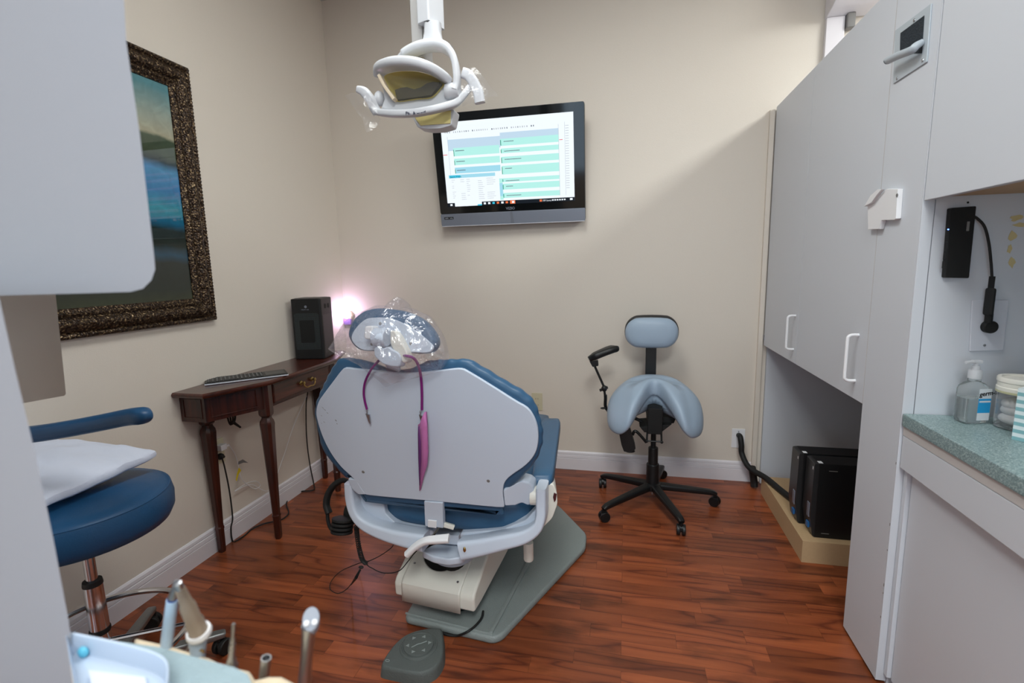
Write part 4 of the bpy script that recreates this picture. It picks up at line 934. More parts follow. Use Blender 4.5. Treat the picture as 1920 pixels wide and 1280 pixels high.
# swivel plate, brake lever, column
Yp = 1.50
MB().prism(rounded([Y(816,1001,Yp), Y(860,1004,Yp), Y(862,1022,Yp), Y(816,1018,Yp)], .002, 2), (0,.16,0), .004).build('upper_block', M['sky2'] if 'sky2' in M else M['shell'], t)
o_ = [Z(790,1032,.335), Z(812,1020,.335), Z(850,1012,.335), Z(872,1016,.335), Z(876,1032,.335), Z(868,1044,.335), Z(840,1048,.335), Z(812,1043,.335)]
MB().prism(rounded(o_, .012, 4), (0,0,-.026), .006).build('swivel_plate', M['shell'], t, ang=50)
lv = [Y(842,1009,1.405), Y(820,1011,1.40), Y(797,1014,1.395), Y(778,1025,1.39), Y(762,1040,1.385)]
MB().rtube(catmull(lv, 6), .030, .018, .4, up=(0,-.4,1), scale=[(1.05-.35*i/24, 1) for i in range(25)]).build('brake_lever', M['white'], t, ang=50)
MB().ell(Y(871,1030,1.40), (.005,.004,.009), 10, 8).build('yellow_tag', M['brass'], t)
cp = Z(836,1058,.255)
MB().lathe([(.066,-.012),(.074,-.006),(.074,.012),(.066,.022),(.060,.024)], Z(848,1036,.30)+Vector((0,.02,-.014)), seg=40).build('swivel_disc', M['discp'], t)
MB().lathe([(.055,-.22),(.055,.06)], cp+Vector((0,.10,.0)), seg=24).build('lift_column', M['blackm'], t)
MB().lathe([(.016,-.02),(.018,-.015),(.018,.05)], Y(991,1040,1.62), seg=20).build('side_post', M['cream'], t)

# ------------------------------------------------------------------ lift cover and base plate
r2 = Vector((.994,-.11,0)); h2 = Vector((.11,.994,0)); c0 = Vector((-.664,1.513,0))
def CV(r_, h_, z): return c0+r2*r_+h2*h_+Vector((0,0,z))
HWc = .162
side = [(0,.098),(-.002,.150),(.012,.168),(.19,.262),(.30,.29),(.92,.30),(.92,.20),(.30,.12),(.06,.098)]
def cover(hw0, hw1, prof, bev):
    b = bmesh.new(); L_ = [b.verts.new(CV(-hw0, h_, z)) for h_, z in prof]; R_ = [b.verts.new(CV(hw0, h_, z)) for h_, z in prof]
    b.faces.new(L_); b.faces.new(R_[::-1]); n = len(prof)
    for i in range(n): b.faces.new((L_[i], L_[(i+1) % n], R_[(i+1) % n], R_[i]))
    bmesh.ops.recalc_face_normals(b, faces=b.faces[:]); bmesh.ops.bevel(b, geom=b.edges[:], offset=bev, segments=3, profile=.5, affect='EDGES', clamp_overlap=True)
    return MB().bm(b)
cv = cover(HWc, HWc, side, .010).build('lift_cover', M['cover'] if 'cover' in M else M['cream'], t, ang=35)
# removable plate set on the rear of the cover, with a scooped upper edge
def surf(r_, h_):   # height of the cover top
    pts_ = [(-.004,.150),(.012,.168),(.19,.262),(.30,.29)]
    for (a, za), (b_, zb_) in zip(pts_, pts_[1:]):
        if h_ <= b_: return za+(zb_-za)*(h_-a)/(b_-a)
    return .29
pw = .118; top_o = []
for k in range(0, 13):
    a = PI*k/12; top_o.append((.088*math.cos(a), .172-.070*math.sin(a)))
b = MB(); grid = []
cols = [-pw+2*pw*i/30-.010 for i in range(31)]
def hmax(r_):
    q = (r_+.010)/.088
    return .136-(.084*math.sqrt(max(0, 1-q*q)) if abs(q) < 1 else 0)
NZ = 16; vs = []
for r_ in cols:
    hm = hmax(r_)
    pl2 = [CV(r_, -.0055, .086), CV(r_, -.0055, .146)]
    for k in range(NZ): 
        h_ = -.002+(hm+.002)*k/(NZ-1); pl2.append(CV(r_, h_-.003, surf(r_, h_)+.006))
    vs.append(pl2)
nn = len(vs[0]); flat_ = [p for r_ in vs for p in r_]; fs = [(i*nn+j, (i+1)*nn+j, (i+1)*nn+j+1, i*nn+j+1) for i in range(len(vs)-1) for j in range(nn-1)]
b.add(flat_, fs)
po = b.build('access_plate', M['cream'], t, ang=30)
md = po.modifiers.new('solid', 'SOLIDIFY'); md.thickness = .004; md.offset = 1
MB().prism([CV(-.01+.085*math.cos(q_*PI/16), .132+.080*math.sin(q_*PI/16), surf(0, .132+.080*math.sin(q_*PI/16))+.004) for q_ in range(32)], (0,-.001,.0015)).build('opening', M['blackm'], t)
for r_, h_ in ((-.105,.06),(.096,.095),(.088,.028)): MB().lathe([(.0045,0),(.004,.001),(0,.0012)], CV(r_, h_-.003, surf(r_, h_)+.0105), (0,-.42,.9), 12).build('plate_screw', M['steel'], t)
# base plate: outline on the floor
bpx = [(757,1157),(757,1130)]
ol = [Z(757,1157,.028), Z(924,1196,.028), Z(942,1190,.028), Z(1098,1024,.028), Z(1100,1000,.028), Z(1049,948,.028)]
ol2 = [Vector((-.40,2.52,.028)), Vector((-.60,2.54,.028)), Vector((-.78,2.40,.028)), Vector((-.80,2.10,.028))]
full = rounded(ol+ol2, .025, 4); full = [Vector((p.x, p.y, 0)) for p in full]
MB().prism(full, (0,0,.030), .010).build('base_plate', M['greybase'], t, ang=50)
rg_ = [Z(916,1186,.034), Z(924,1186,.034), Z(1002,1040,.034), Z(994,1040,.034)]
MB().prism([Vector((p.x,p.y,.028)) for p in rg_], (0,0,.010), .003).build('base_ridge', M['greybase'], t)
MB().prism([CV(-.11,.26,.028), CV(.09,.26,.028), CV(.12,.80,.028), CV(-.11,.80,.028)], (0,0,.10), .01).build('inner_housing', M['blackm'], t)
le = [Z(760,1150,.031), Z(922,1190,.031)]
MB().tube([Vector((p.x, p.y+.004, .030)) for p in le], .004, 8).build('rear_lip', M['greybase'], t)

# ------------------------------------------------------------------ foot control
pc_ = Z(785,1212,.045)
po_ = [Z(716,1243,.042), Z(722,1228,.042), Z(742,1202,.042), Z(765,1185,.042), Z(795,1176,.042), Z(823,1174.5,.042), Z(829,1180,.042), Z(831,1205,.042), Z(829,1228,.042), Z(816,1248,.042), Z(796,1258,.042), Z(775,1259,.042), Z(725,1249,.042)]
R0 = resample(catmull(po_, 4, True), 90); c = sum(R0, Vector())/len(R0)
def fr2(k, z): return [Vector((c.x+(p.x-c.x)*k, c.y+(p.y-c.y)*k, z)) for p in R0]
t = thing('foot_control', 'grey rubber foot control with round pedal on the floor', 'foot pedal', (c.x, c.y, 0))
MB().loft([fr2(1.06,0), fr2(1.05,.006), fr2(1.02,.028), fr2(.98,.036), fr2(.92,.040)]).build('housing', M['pedal'], t, ang=50)
dc = Z(785,1208,.046); rd = .054
MB().lathe([(rd+.012,.036),(rd+.008,.043),(rd+.003,.045),(rd,.042),(rd-.003,.042),(rd-.005,.047),(rd-.010,.048),(0,.046)], (dc.x,dc.y,0), seg=48).build('pedal_disc', M['pedal'], t, ang=25)
for k in range(6):
    a = PI*.12+k*PI/3; p = Vector((dc.x+.036*math.cos(a), dc.y+.036*math.sin(a), .047)); d = Vector((math.cos(a), math.sin(a), 0))*.007; s_ = Vector((-d.y, d.x, 0))
    MB().prism([p+d, p-d*.6+s_, p-d*.6-s_], (0,0,.0016)).build('embossed_mark', M['greybase'], t)
em = MB(); em.tube([Vector((dc.x-.018,dc.y-.018,.0478)), Vector((dc.x-.002,dc.y,.0478)), Vector((dc.x+.006,dc.y+.004,.0478)), Vector((dc.x+.022,dc.y+.018,.0478))], .0016, 6)
em.build('embossed_mark', M['greybase'], t)
q = Z(726.5,1238,.041); MB().tube([q+Vector((.007*math.cos(a), .004*math.sin(a), .0)) for a in [2*PI*k/12 for k in range(12)]], .001, 6, closed=True).build('embossed_ring', M['greybase'], t)
tag(MB().tube(catmull([Z(829,1186,.008), Z(840,1190,.006), Z(858,1191,.006), Z(876,1184,.034), Z(892,1172,.038), Z(903,1158,.042), Z(906,1145,.05)], 8), .0042, 8).build('pedal_cord', M['rubber'], None, Z(829,1186,.0)), 'grey-black cord from foot control over the chair base plate', 'cord')

# ------------------------------------------------------------------ headrest (part of the chair) and its clear bag
t = bpy.data.objects['dental_chair']
HY = DY-.10
Hn = Vector((.10,1,-.16)).normalized(); HP = Y(738,620,HY)
def HD(px, py, n=0): return onplane(px, py, HP+Hn*n, Hn)
ho = [(656.7,630),(658,617),(663,604),(671.6,593.5),(687,582.5),(707.5,578),(732.5,579),(760.6,584),(788.8,597),(807.5,615),(818.4,634),(819,648),(811,659),(795,663),(760,661),(713,658),(682,657),(666,647)]
bi = [(658.5,634),(665,617),(682,600),(698,595.5),(729,596),(753,604.5),(776,618),(795,632),(811,648),(810,656),(799,661),(760,659.5),(713.7,657),(683,656.4),(667,648)]
R1 = resample(catmull([HD(p[0],p[1],.02) for p in ho], 5, True), 120); c = sum(R1, Vector())/len(R1)
def hr(k, n): return [c+(p-c)*k+Hn*(n-.02) for p in R1]
hc = MB().loft([hr(.90,.004), hr(.97,.008), hr(1,.020), hr(1.0,.038), hr(.95,.055), hr(.82,.068), hr(.5,.076)]).build('headrest_cushion', M['blue'], t, ang=60)
hb = MB().prism(resample(catmull([HD(*p) for p in bi], 5, True), 90), Hn*.010, .003).build('headrest_backplate', M['shell'], t, ang=40)
for q in ((713,606.5),(770,644),(697,645)): MB().lathe([(.005,0),(.004,.001),(0,.001)], HD(*q), -Hn, 12).build('backplate_screw', M['tag'], hb)
k_ = MB()
def HE(px, py, n): return onplane(px, py, HP+Hn*n, Hn)
k_.lathe([(.024,0),(.027,.004),(.027,.038),(.024,.042),(0,.042)], HE(703,632,-.026), HE(740,633,-.026)-HE(703,632,-.026), 28)
k_.build('pivot_barrel', M['shell'], t, ang=40)
MB().prism(rounded([HE(683,611,-.034), HE(699,610,-.034), HE(699,637,-.034), HE(682,635,-.034)], .008, 4), Hn*.034, .005).build('adjust_knob', M['white'], t, ang=50)
MB().prism(rounded([HE(731,619,-.034), HE(739,620,-.034), HE(747,629,-.032), HE(763,660,-.026), HE(766,676,-.022), HE(757,682,-.022), HE(744,666,-.026), HE(731,646,-.034)], .010, 4), Hn*.030, .006).build('headrest_link', M['cream'], t, ang=50)
kn = [HE(700,652,-.036), HE(708,648,-.040), HE(716,653,-.040), HE(728,649,-.040), HE(735,655,-.036), HE(748,661,-.03), HE(752,672,-.03), HE(748,688,-.03), HE(734,688,-.03), HE(716,682,-.036), HE(701,668,-.036)]
MB().prism(rounded(kn, .008, 3), Hn*.036, .007).build('headrest_knob', M['shell'], t, ang=50)
MB().rtube([HE(735,675,.004), HE(737,685,.012), BP(738,692,.045)], .045, .012, .3).build('headrest_bar', M['shell'], t)

# crinkled clear plastic bag
bo = [(745,556),(752,562),(754,575),(775,578),(800,590),(822,620),(833,655),(836,672),(825,692),(800,703),(760,714),(735,720),(722,726),(708,712),(690,700),(672,684),(655,676),(636,668),(618,655),(628,632),(640,612),(655,594),(680,583),(705,572),(730,573),(736,560)]
R = resample([HD(p[0],p[1],.02) for p in bo], 140); c = HD(735,632,.02)
def bagring(k, n, s_):
    out = []
    for i, p in enumerate(R):
        q = c+(p-c)*k
        d = noise.noise(q*22+Vector((s_,0,0)))*.012+noise.noise(q*55+Vector((0,s_,0)))*.005
        out.append(q+Hn*(n+d*(1 if k < .98 else .3)))
    return out
m_ = MB(); m_.loft([bagring(k, n, 2.0) for k, n in ((.05,-.078),(.25,-.075),(.45,-.072),(.62,-.064),(.76,-.050),(.88,-.030),(.96,-.012),(1,0),(.97,.03),(.9,.055),(.75,.075),(.5,.085),(.25,.088),(.05,.088))], False, False)
bag = tag(m_.build('plastic_bag', M['film'], None, HD(735,632,.02), ang=18), 'clear crinkled plastic bag pulled over the headrest', 'plastic bag')

# bib chain, clips, folded pink paper
bt = thing('bib_chain', 'purple rubber bib cord with two metal clips hanging behind headrest', 'bib holder', BP(740,700,-.02))
L1 = catmull([BP(706,680,-.02), BP(695,694,-.022), BP(685,715,-.012), BP(682,735,-.008), BP(684,752,-.007), BP(688,767,-.007)], 8)
L2 = catmull([BP(762,667,-.06), BP(775,671,-.05), BP(784,684,-.03), BP(789,705,-.012), BP(791,735,-.008), BP(791,768,-.007)], 8)
mid = catmull([BP(706,680,-.02), BP(716,672,.00), BP(735,668,.01), BP(752,666,-.03), BP(762,667,-.06)], 6)
m_ = MB(); m_.tube(L1, .0037, 10); m_.tube(L2, .0041, 10); m_.tube(mid, .0037, 10); m_.build('rubber_cord', M['purple'], bt)
def clip(px, py, ang_):
    m_ = MB(); o = BP(px, py, -.008); R_ = Matrix.Rotation(ang_, 3, NV); d = R_ @ VV*-1; s_ = R_ @ RV
    m_.tube([o, o+d*.012], .002, 8); m_.ell(o+d*.004, .0028, 8, 6)
    m_.prism([o+d*.012-s_*.004, o+d*.044+s_*.004, o+d*.046+s_*.008, o+d*.016+s_*.008], NV*-.004, .0008); m_.prism([o+d*.014+s_*.010, o+d*.046+s_*.010, o+d*.044+s_*.006, o+d*.020+s_*.007], NV*-.006, .0008)
    m_.tube([o+d*.020-s_*.001, o+d*.020+s_*.008], .003, 8)
    return m_
clip(687.5,768,math.radians(2)).build('alligator_clip', M['steel'], bt)
clip(788,770,math.radians(4)).build('alligator_clip', M['steel'], bt)
pb = BP(788,800,-.012); N2 = -NV
def PB(px, py, n): return BP(px, py, n)
m_ = MB()
m_.loft([[PB(a[0],a[1],n) for a, n in zip(row, ns)] for row, ns in (
   (((784.5,796),(788,793),(791,783),(796,772),(800,771.5)), (-.014,-.02,-.030,-.030,-.022)),
   (((784,815),(790,810),(793,800),(800,800),(801.5,800)), (-.010,-.030,-.036,-.034,-.022)),
   (((785,850),(790,848),(795,846),(801,846),(803,846)), (-.010,-.034,-.040,-.034,-.022)),
   (((786,880),(791,878),(795,874),(799,872),(801,872)), (-.010,-.030,-.034,-.028,-.020)),
   (((786.5,902),(789,900),(791,896),(794,890),(796,886)), (-.010,-.020,-.022,-.018,-.012)),
   (((787,920),(787.3,919),(787.6,919),(788,918),(788.4,918)), (-.008,-.010,-.011,-.010,-.008)))], False, False, closed=False)
bib = m_.build('folded_paper', M['pink'], None, pb, ang=60); md = bib.modifiers.new('solid', 'SOLIDIFY'); md.thickness = .0012
tag(bib, 'folded pink paper bib hanging from the right metal clip', 'paper bib')
m_ = MB(); m_.loft([[PB(784.5,799,-.012), PB(788,797,-.006)], [PB(784,850,-.008), PB(790.5,850,-.003)], [PB(785.5,885,-.008), PB(790,882,-.003)], [PB(787,919,-.007), PB(787.5,918,-.005)]], False, False, closed=False)
m_ = MB(); m_.loft([[PB(784.3,800,-.040), PB(786.5,798,-.042)], [PB(784.0,830,-.042), PB(789.2,830,-.044)], [PB(784.6,860,-.042), PB(789.6,860,-.044)], [PB(785.8,890,-.030), PB(788.2,889,-.034)], [PB(786.8,910,-.016), PB(787.5,909,-.02)]], False, False, closed=False)
i_ = m_.build('inner_fold', M['pinkdark'], bib); i_.modifiers.new('solid', 'SOLIDIFY').thickness = .001

# ------------------------------------------------------------------ headphones hanging at the left of the yoke
gy = 1.50
t = thing('headphones', 'black over-ear headphones hanging from the left of the dental chair', 'headphones', Y(645,950,gy))
bnd = catmull([Y(617,962,gy-.03), Y(612,945,gy-.02), Y(616,925,gy-.01), Y(628,908,gy), Y(645,900,gy+.01), Y(654,912,gy+.02), Y(656,940,gy+.02), Y(658,965,gy+.02)], 6)
MB().rtube(bnd, .018, .026, .45, up=(0,1,0)).build('headband', M['rubber'], t, ang=60)
cc = Y(642,984,gy-.03)
ax = Vector((.95,0,.12)).normalized()
axd = Vector((.05,.25,1)).normalized()
m_ = MB()
for z in (-.022,-.008,.006,.020): m_.lathe([(.030,z-.006),(.038,z-.004),(.039,z),(.038,z+.004),(.030,z+.006)], cc, axd, 30)
m_.build('ear_cup', M['rubber'], t, ang=60)
m_ = MB(); c2 = Y(661,962,gy+.04); m_.lathe([(.032,-.02),(.038,-.014),(.038,.012),(.032,.02)], c2, Vector((1,.1,.1)), 28); m_.build('ear_cup', M['rubber'], t, ang=60)
MB().tube(catmull([Y(614,962,gy-.03), Y(615,975,gy-.035), Y(620,990,gy-.04), Y(632,1000,gy-.04)], 5), .0065, 8).build('yoke_fork', M['blackm'], t)
MB().tube([Y(615,966,gy-.032), Y(615,973,gy-.033)], .003, 8).build('slider', M['steel'], t)
# coiled cord and thin cable
cz = catmull([Y(668,985,gy-.03), Y(670,1005,gy-.03), Y(674,1030,gy-.035), Y(679,1048,gy-.04), Y(686,1056,gy-.05)], 30)
hel = []; U = Vector((1,0,0)); V_ = Vector((0,1,0))
n_ = len(cz)*6
for i in range(n_):
    f_ = i/(n_-1)*(len(cz)-1); k = min(int(f_), len(cz)-2); p = cz[k].lerp(cz[k+1], f_-k); a = 2*PI*26*i/n_
    hel.append(p+(U*math.cos(a)+V_*math.sin(a))*.0072)
t = thing('coiled_cord', 'black coiled headphone cord with thin cable looping to the floor', 'cord', Y(675,1050,gy-.03))
MB().tube(hel, .0019, 6).build('coil', M['rubber'], t)
w_ = catmull([Y(669,940,gy-.035), Y(668,985,gy-.035), Y(684,1050,gy-.05), Y(700,1066,gy-.05), Y(722,1074,gy-.05), Y(748,1070,gy-.045), Y(765,1052,gy-.03), Y(776,1038,gy-.03), Y(800,1014,gy-.02), Y(815,1003,gy+.04)], 8)
MB().tube(w_, .0018, 6).build('thin_cable', M['rubber'], t)
w_ = catmull([Y(738,1014,1.60), Y(735,1025,1.62), Y(715,1040,1.62), Y(690,1052,1.55), Z(672,1056,.03), Z(640,1070,.02), Z(622,1088,.02), Z(619,1104,.02), Z(634,1112,.02), Z(650,1104,.02), Z(660,1092,.03)], 8)
MB().tube(w_, .0017, 6).build('thin_cable', M['rubber'], t)
MB().tube([Z(658,1096,.03), Y(668,1082,gy-.09), Y(675,1068,gy-.06)], [.0025,.0055,.004], 10).build('cable_grip', M['rubber'], t)
MB().ell(Y(677,1063,gy-.06), (.010,.006,.005), 12, 8).build('ferrite_bead', M['rubber'], t)
# ------------------------------------------------------------------ saddle stool by the back wall
sx, sy = .140, 2.745
t = thing('saddle_stool', 'grey-blue saddle stool with small backrest and black star base', 'stool', (sx, sy, 0))
# five-star base: leg angles measured from the photo
tips = [(-.098,2.40+.0), (.292,2.335), (.494,2.67), (.26,2.98), (-.135,2.80)]
cx_, cy_ = .152, 2.70
tipw = [Z(1133,966,.03), Z(1277,991,.03), Z(1340,938,.03), Z(1241,884,.04), Z(1130,904,.03)]
cx_ = sum(p.x for p in tipw)/5; cy_ = sum(p.y for p in tipw)/5
cc = Vector((cx_, cy_, 0)); sx, sy = cx_, cy_
for k, p in enumerate(tipw):
    p = Vector((p.x, p.y, 0)); d = (p-cc).normalized(); R_ = (p-cc).length
    path = [cc+d*.02+Vector((0,0,.105)), cc+d*R_*.5+Vector((0,0,.092)), cc+d*(R_-.03)+Vector((0,0,.078)), cc+d*(R_+.006)+Vector((0,0,.066))]
    MB().rtube(catmull(path, 4), .040, .030, .35, scale=[1.2-.5*i/12 for i in range(13)]).build('base_leg', M['black'], t)
    caster(p.x, p.y, .0265, 1.1*k+.4, t, M['black'], M['black'], .062)
H = (sx, sy, 0)
MB().lathe([(.040,.085),(.046,.090),(.046,.118),(.030,.128)], H, seg=28).build('base_hub', M['black'], t)
MB().lathe([(.033,.10),(.034,.225),(.031,.230),(.026,.232),(.026,.318),(.024,.322),(.014,.324)], H, seg=28).build('column', M['black'], t)
MB().lathe([(.0135,.30),(.0135,.45)], H, seg=20).build('gas_lift', M['blackm'], t)
MB().lathe([(.006,.055),(.006,.09)], H, seg=12).build('lower_pin', M['steel'], t)
# mechanism plate
m_ = MB(); m_.prism([(sx-.075,sy-.07,.455),(sx+.085,sy-.07,.475),(sx+.03,sy-.07,.425),(sx-.05,sy-.07,.425)], (0,.15,0), .004); m_.box((sx-.035,sy-.08,.42),(sx+.04,sy+.10,.56), .006); m_.prism([(sx+.02,sy-.03,.50),(sx+.11,sy-.03,.50),(sx+.10,sy-.03,.47),(sx+.02,sy-.03,.45)], (0,.12,0), .003)
m_.build('mechanism', M['blackm'], t)
m_ = MB()
for s_ in (-1, 1): m_.tube([(sx+s_*.035, sy-.06, .43), (sx+s_*.037, sy-.075, .385)], .005, 8); m_.ell((sx+s_*.038, sy-.076, .38), .008, 8, 6)
m_.tube([(sx-.038, sy-.076, .382), (sx+.038, sy-.076, .382)], .004, 8); m_.build('adjust_lever', M['black'], t)
# saddle seat: two lobes joined at the back; a surface over an outline, wrapped below
def saddle():
    NU, NV_ = 48, 30; rings = []
    # v runs from the outline (0) to the ridge centre; built as closed rings scaled toward a spine
    W_, D_ = .245, .20
    pts = []
    def outline(a):
        # a in 0..2pi, front (toward the camera, -y) has the notch
        x_ = math.sin(a); y_ = -math.cos(a)
        r_ = 1.0
        X_ = W_*(abs(x_)**.85)*(1 if x_ > 0 else -1); Y_ = D_*(abs(y_)**.9)*(1 if y_ > 0 else -1)
        notch = max(0, 1-abs(X_)/.135)**1.25*(.26 if y_ < 0 else 0)
        return X_, Y_+notch
    for lev, (k, zo) in enumerate(((.50,-.085),(.74,-.086),(.90,-.078),(.98,-.058),(1.0,-.032),(.99,-.008),(.94,.014),(.84,.030),(.66,.040),(.42,.044),(.18,.045))):
        ring = []
        for i in range(72):
            a = 2*PI*(i+.5)/72; X_, Y_ = outline(a)
            cxk = math.copysign(min(abs(X_), .12), X_)*.95; cyk = .055
            x_ = cxk*(1-k)*.9+X_*k; y_ = cyk*(1-k)+Y_*k
            drop = -1.5*(abs(x_)**1.8) - .12*max(0, -(y_-.04))
            front = -.50*max(0, -(y_-.02))*min(1, abs(x_)/.17)**1.4
            ring.append(Vector((sx+x_, sy-.02+y_, .668+drop+front+zo*(.62+.38*min(1, abs(x_)/.12)))))
        rings.append(ring)
    return MB().loft(rings)
MB_s = saddle().build('seat', M['sky'], t, ang=80, sub=1)
# backrest
bcx, by = sx-.012, sy+.17
def stad(w_, h_, y_, z_, n=40): 
    out = []
    for i in range(n):
        a = 2*PI*i/n; ca, sa = math.cos(a), math.sin(a)
        rr = h_; out.append(Vector((bcx+(w_-rr)*(1 if ca > 0 else -1)*min(1, abs(ca)*4)+rr*(abs(ca)**1.0)*(1 if ca > 0 else -1)*(1), y_, z_+rr*(abs(sa)**.9)*(1 if sa > 0 else -1))))
    return out
bz = .918; BW, BH = .142, .085
MB().loft([stad(BW*.2,BH*.2,by-.034,bz), stad(BW*.6,BH*.6,by-.031,bz), stad(BW*.85,BH*.85,by-.024,bz), stad(BW*.97,BH*.97,by-.010,bz), stad(BW,BH,by+.004,bz)]).build('backrest', M['sky'], t, ang=60)
MB().loft([stad(BW,BH,by+.004,bz+.001), stad(BW+.003,BH+.004,by+.010,bz+.004), stad(BW+.003,BH+.005,by+.030,bz+.008), stad(BW*.9,BH*.9,by+.040,bz+.01)]).build('backrest_shell', M['blackg'], t, ang=60)
MB().rtube(catmull([(bcx, by+.012, bz-.02), (bcx, by+.012, .72), (bcx, by+.010, .60), (bcx+.004, by-.02, .50), (bcx+.006, sy+.02, .46)], 5), .058, .008, .2, up=(0,-1,0)).build('back_post', M['black'], t)
# elbow rest on its rod, to the left
ay = sy+.02
pad = [Y(1103,672,ay-.02), Y(1112,657,ay), Y(1125,649,ay+.03), Y(1148,644,ay+.05), Y(1160,650,ay+.05), Y(1160,657,ay+.04), Y(1146,668,ay), Y(1130,672,ay-.03), Y(1118,679,ay-.03), Y(1106,684,ay-.03)]
def pz(p, z): return Vector((p[0], p[1], z))
b0 = Z(1108,677,.905); b1 = Z(1158,652,.955)
pad_path = catmull([Y(1104,673,ay-.03), Y(1116,667,ay-.02), Y(1132,660,ay), Y(1148,654,ay+.02), Y(1159,652,ay+.04)], 5)
MB().rtube(pad_path, .085, .034, .48, up=(0,0,1), scale=[(.30,.7),(.34,.8),(.4,.85),(.5,.9),(.62,1)]+[(.7+.3*min(1,i/8),1.05) for i in range(len(pad_path)-9)]+[(.9,.95),(.75,.8),(.5,.55),(.2,.25)]).build('elbow_pad', M['black'], t, ang=60)
e0 = Y(1112,680,ay-.02)
MB().prism(rounded([Y(1105,677,ay-.03), Y(1121,676,ay-.03), Y(1122,686,ay-.03), Y(1111,688,ay-.03)], .003, 2), (0,.03,0), .003).build('pad_clamp', M['black'], t)
MB().tube([Y(1115,686,ay), Y(1132,724,ay), Y(1135,745,ay)], .0065, 10).build('elbow_rod', M['black'], t)
m_ = MB(); k0 = Y(1133,728,ay-.01); m_.ell(k0, (.016,.016,.018), 12, 8); m_.tube([k0+Vector((-.024,0,-.012)), k0+Vector((.018,0,.008))], .008, 10); m_.build('rod_clamp', M['black'], t)
MB().tube(catmull([Y(1135,740,ay), Y(1140,770,ay+.02), (sx-.10, sy+.03, .47), (sx-.03, sy, .44)], 5), .009, 8).build('elbow_bracket', M['black'], t)
MB().ell(Y(1131,765,ay-.01), (.016,.010,.006), 12, 8).build('tension_knob', M['black'], t)
# thigh support arm hanging at the left
ly = sy-.03
q = [Y(1155,785,ly), Y(1172,786,ly), Y(1182,806,ly), Y(1190,832,ly), Y(1192,842,ly), Y(1186,847,ly), Y(1170,847,ly), Y(1165,834,ly), Y(1160,808,ly)]
MB().prism(rounded(q, .006, 3), (0,.045,0), .006).build('lower_arm', M['black'], t)
MB().tube(catmull([Y(1186,815,ly+.02), Y(1190,808,ly+.02), Y(1197,812,ly+.02), Y(1212,829,ly+.02)], 5), .008, 8).build('arm_link', M['black'], t)
m_ = MB(); m_.ell(Y(1181,845,ly+.02), (.028,.022,.008), 16, 8); m_.build('arm_foot', M['black'], t)
# ------------------------------------------------------------------ television on a tilted wall bracket
t = thing('television', 'black-framed wall television showing an appointment schedule', 'television', (-.68, 2.95, 1.85))
TL, TR, BL, BR = Y(805,213,2.84), Y(1093,192,2.86), Y(832,426,2.95), Y(1100,411,2.965)
Xd = ((TR-TL)+(BR-BL)).normalized(); Zd = ((TL-BL)+(TR-BR)); Zd = (Zd-Xd*Zd.dot(Xd)).normalized(); Nd = Xd.cross(Zd)
if Nd.y > 0: Nd = -Nd                                    # Nd faces the room
TC = (TL+TR+BL+BR)/4
W2 = ((TR-TL).length+(BR-BL).length)/4; H2 = ((TL-BL).length+(TR-BR).length)/4
def TV(u, v, n=0): return TC+Xd*u+Zd*v+Nd*n
def rect(x0, x1, z0, z1, n, r=.004): return rounded([TV(x0,z0,n), TV(x1,z0,n), TV(x1,z1,n), TV(x0,z1,n)], r, 3)
BZ = -H2+.072
MB().prism(rect(-W2, W2, -H2, H2, -.05, .012), Nd*.048, .006).build('back_case', M['black'], t)
MB().prism(rect(-W2, W2, BZ, H2, -.002, .012), Nd*.008, .0025).build('front_glass', M['tvblack'], t)
bz = MB().prism(rect(-W2, W2, -H2, BZ, -.002, .008), Nd*.010, .004).build('speaker_bezel', M['silver'], t)
MB().prism(rect(-W2+.004, W2-.004, -H2-.003, -H2+.001, -.02, .001), Nd*.028, .001).build('lower_edge', M['pale'], t)
MB().prism([TV(-.002,-H2+.004,.0085), TV(.018,-H2+.004,.0085), TV(.010,BZ-.002,.0085), TV(-.002,BZ-.002,.0085)], Nd*.0008).build('bezel_fold', mat('silver_shade', (112, 116, 126), .4), t)
MB().prism(rect(-W2+.022, -W2+.082, -H2+.040, -H2+.054, .0082, .003), Nd*.001).build('port_label', M['blackm'], t)
m_ = MB()
for s_, du in (('HDMI', .027), ('dolby', .058)):
    vs, fs = text_mesh(s_, .009, TV(-W2+du,-H2+.044,.0096), Xd, Zd, .0002); m_.add(vs, fs)
m_.build('port_lettering', M['pale'], t)
vs, fs = text_mesh('VIZIO', .021, TV(-.028,BZ+.010,.0065), Xd, Zd, .0003, .0005); MB().add(vs, fs).build('brand_lettering', M['silver'], t)
# screen picture: a flat layered display, one mesh
def em(name, c, s=1.0): 
    m = mat('screen_'+name, c, .25, emis=s*.98, spec=.25); m.node_tree.nodes['Principled BSDF'].inputs['Base Color'].default_value = (.01,.01,.01,1); return m
SC = [em('paper', (232,240,246), 1.0), em('ice', (190,214,232), .95), em('mint', (178,236,228), .95), em('blue', (158,214,232), .95), em('teal', (20,170,130), .7), em('cyan', (60,196,226), .9), em('navy', (10,26,40), .5), em('grey', (190,196,204), .8), em('red', (230,70,80), .9), em('orange', (240,120,70), .9), em('ink', (110,120,134), .7), em('dark', (40,50,66), .4)]
SX0, SX1, SZ0, SZ1 = -W2+.052, W2-.060, BZ+.042, H2-.048
sc = MB()
def R_(u0, u1, v0, v1, mi, lay):   # u,v in 0..1, v measured downward from the top
    n = .0065+lay*.00015; x0 = SX0+(SX1-SX0)*u0; x1 = SX0+(SX1-SX0)*u1; z0 = SZ1-(SZ1-SZ0)*v1; z1 = SZ1-(SZ1-SZ0)*v0
    sc.quad(TV(x0,z0,n), TV(x1,z0,n), TV(x1,z1,n), TV(x0,z1,n), mi)
R_(0,1,0,1,0,0)
R_(.045,.89,.165,.905,0,1)
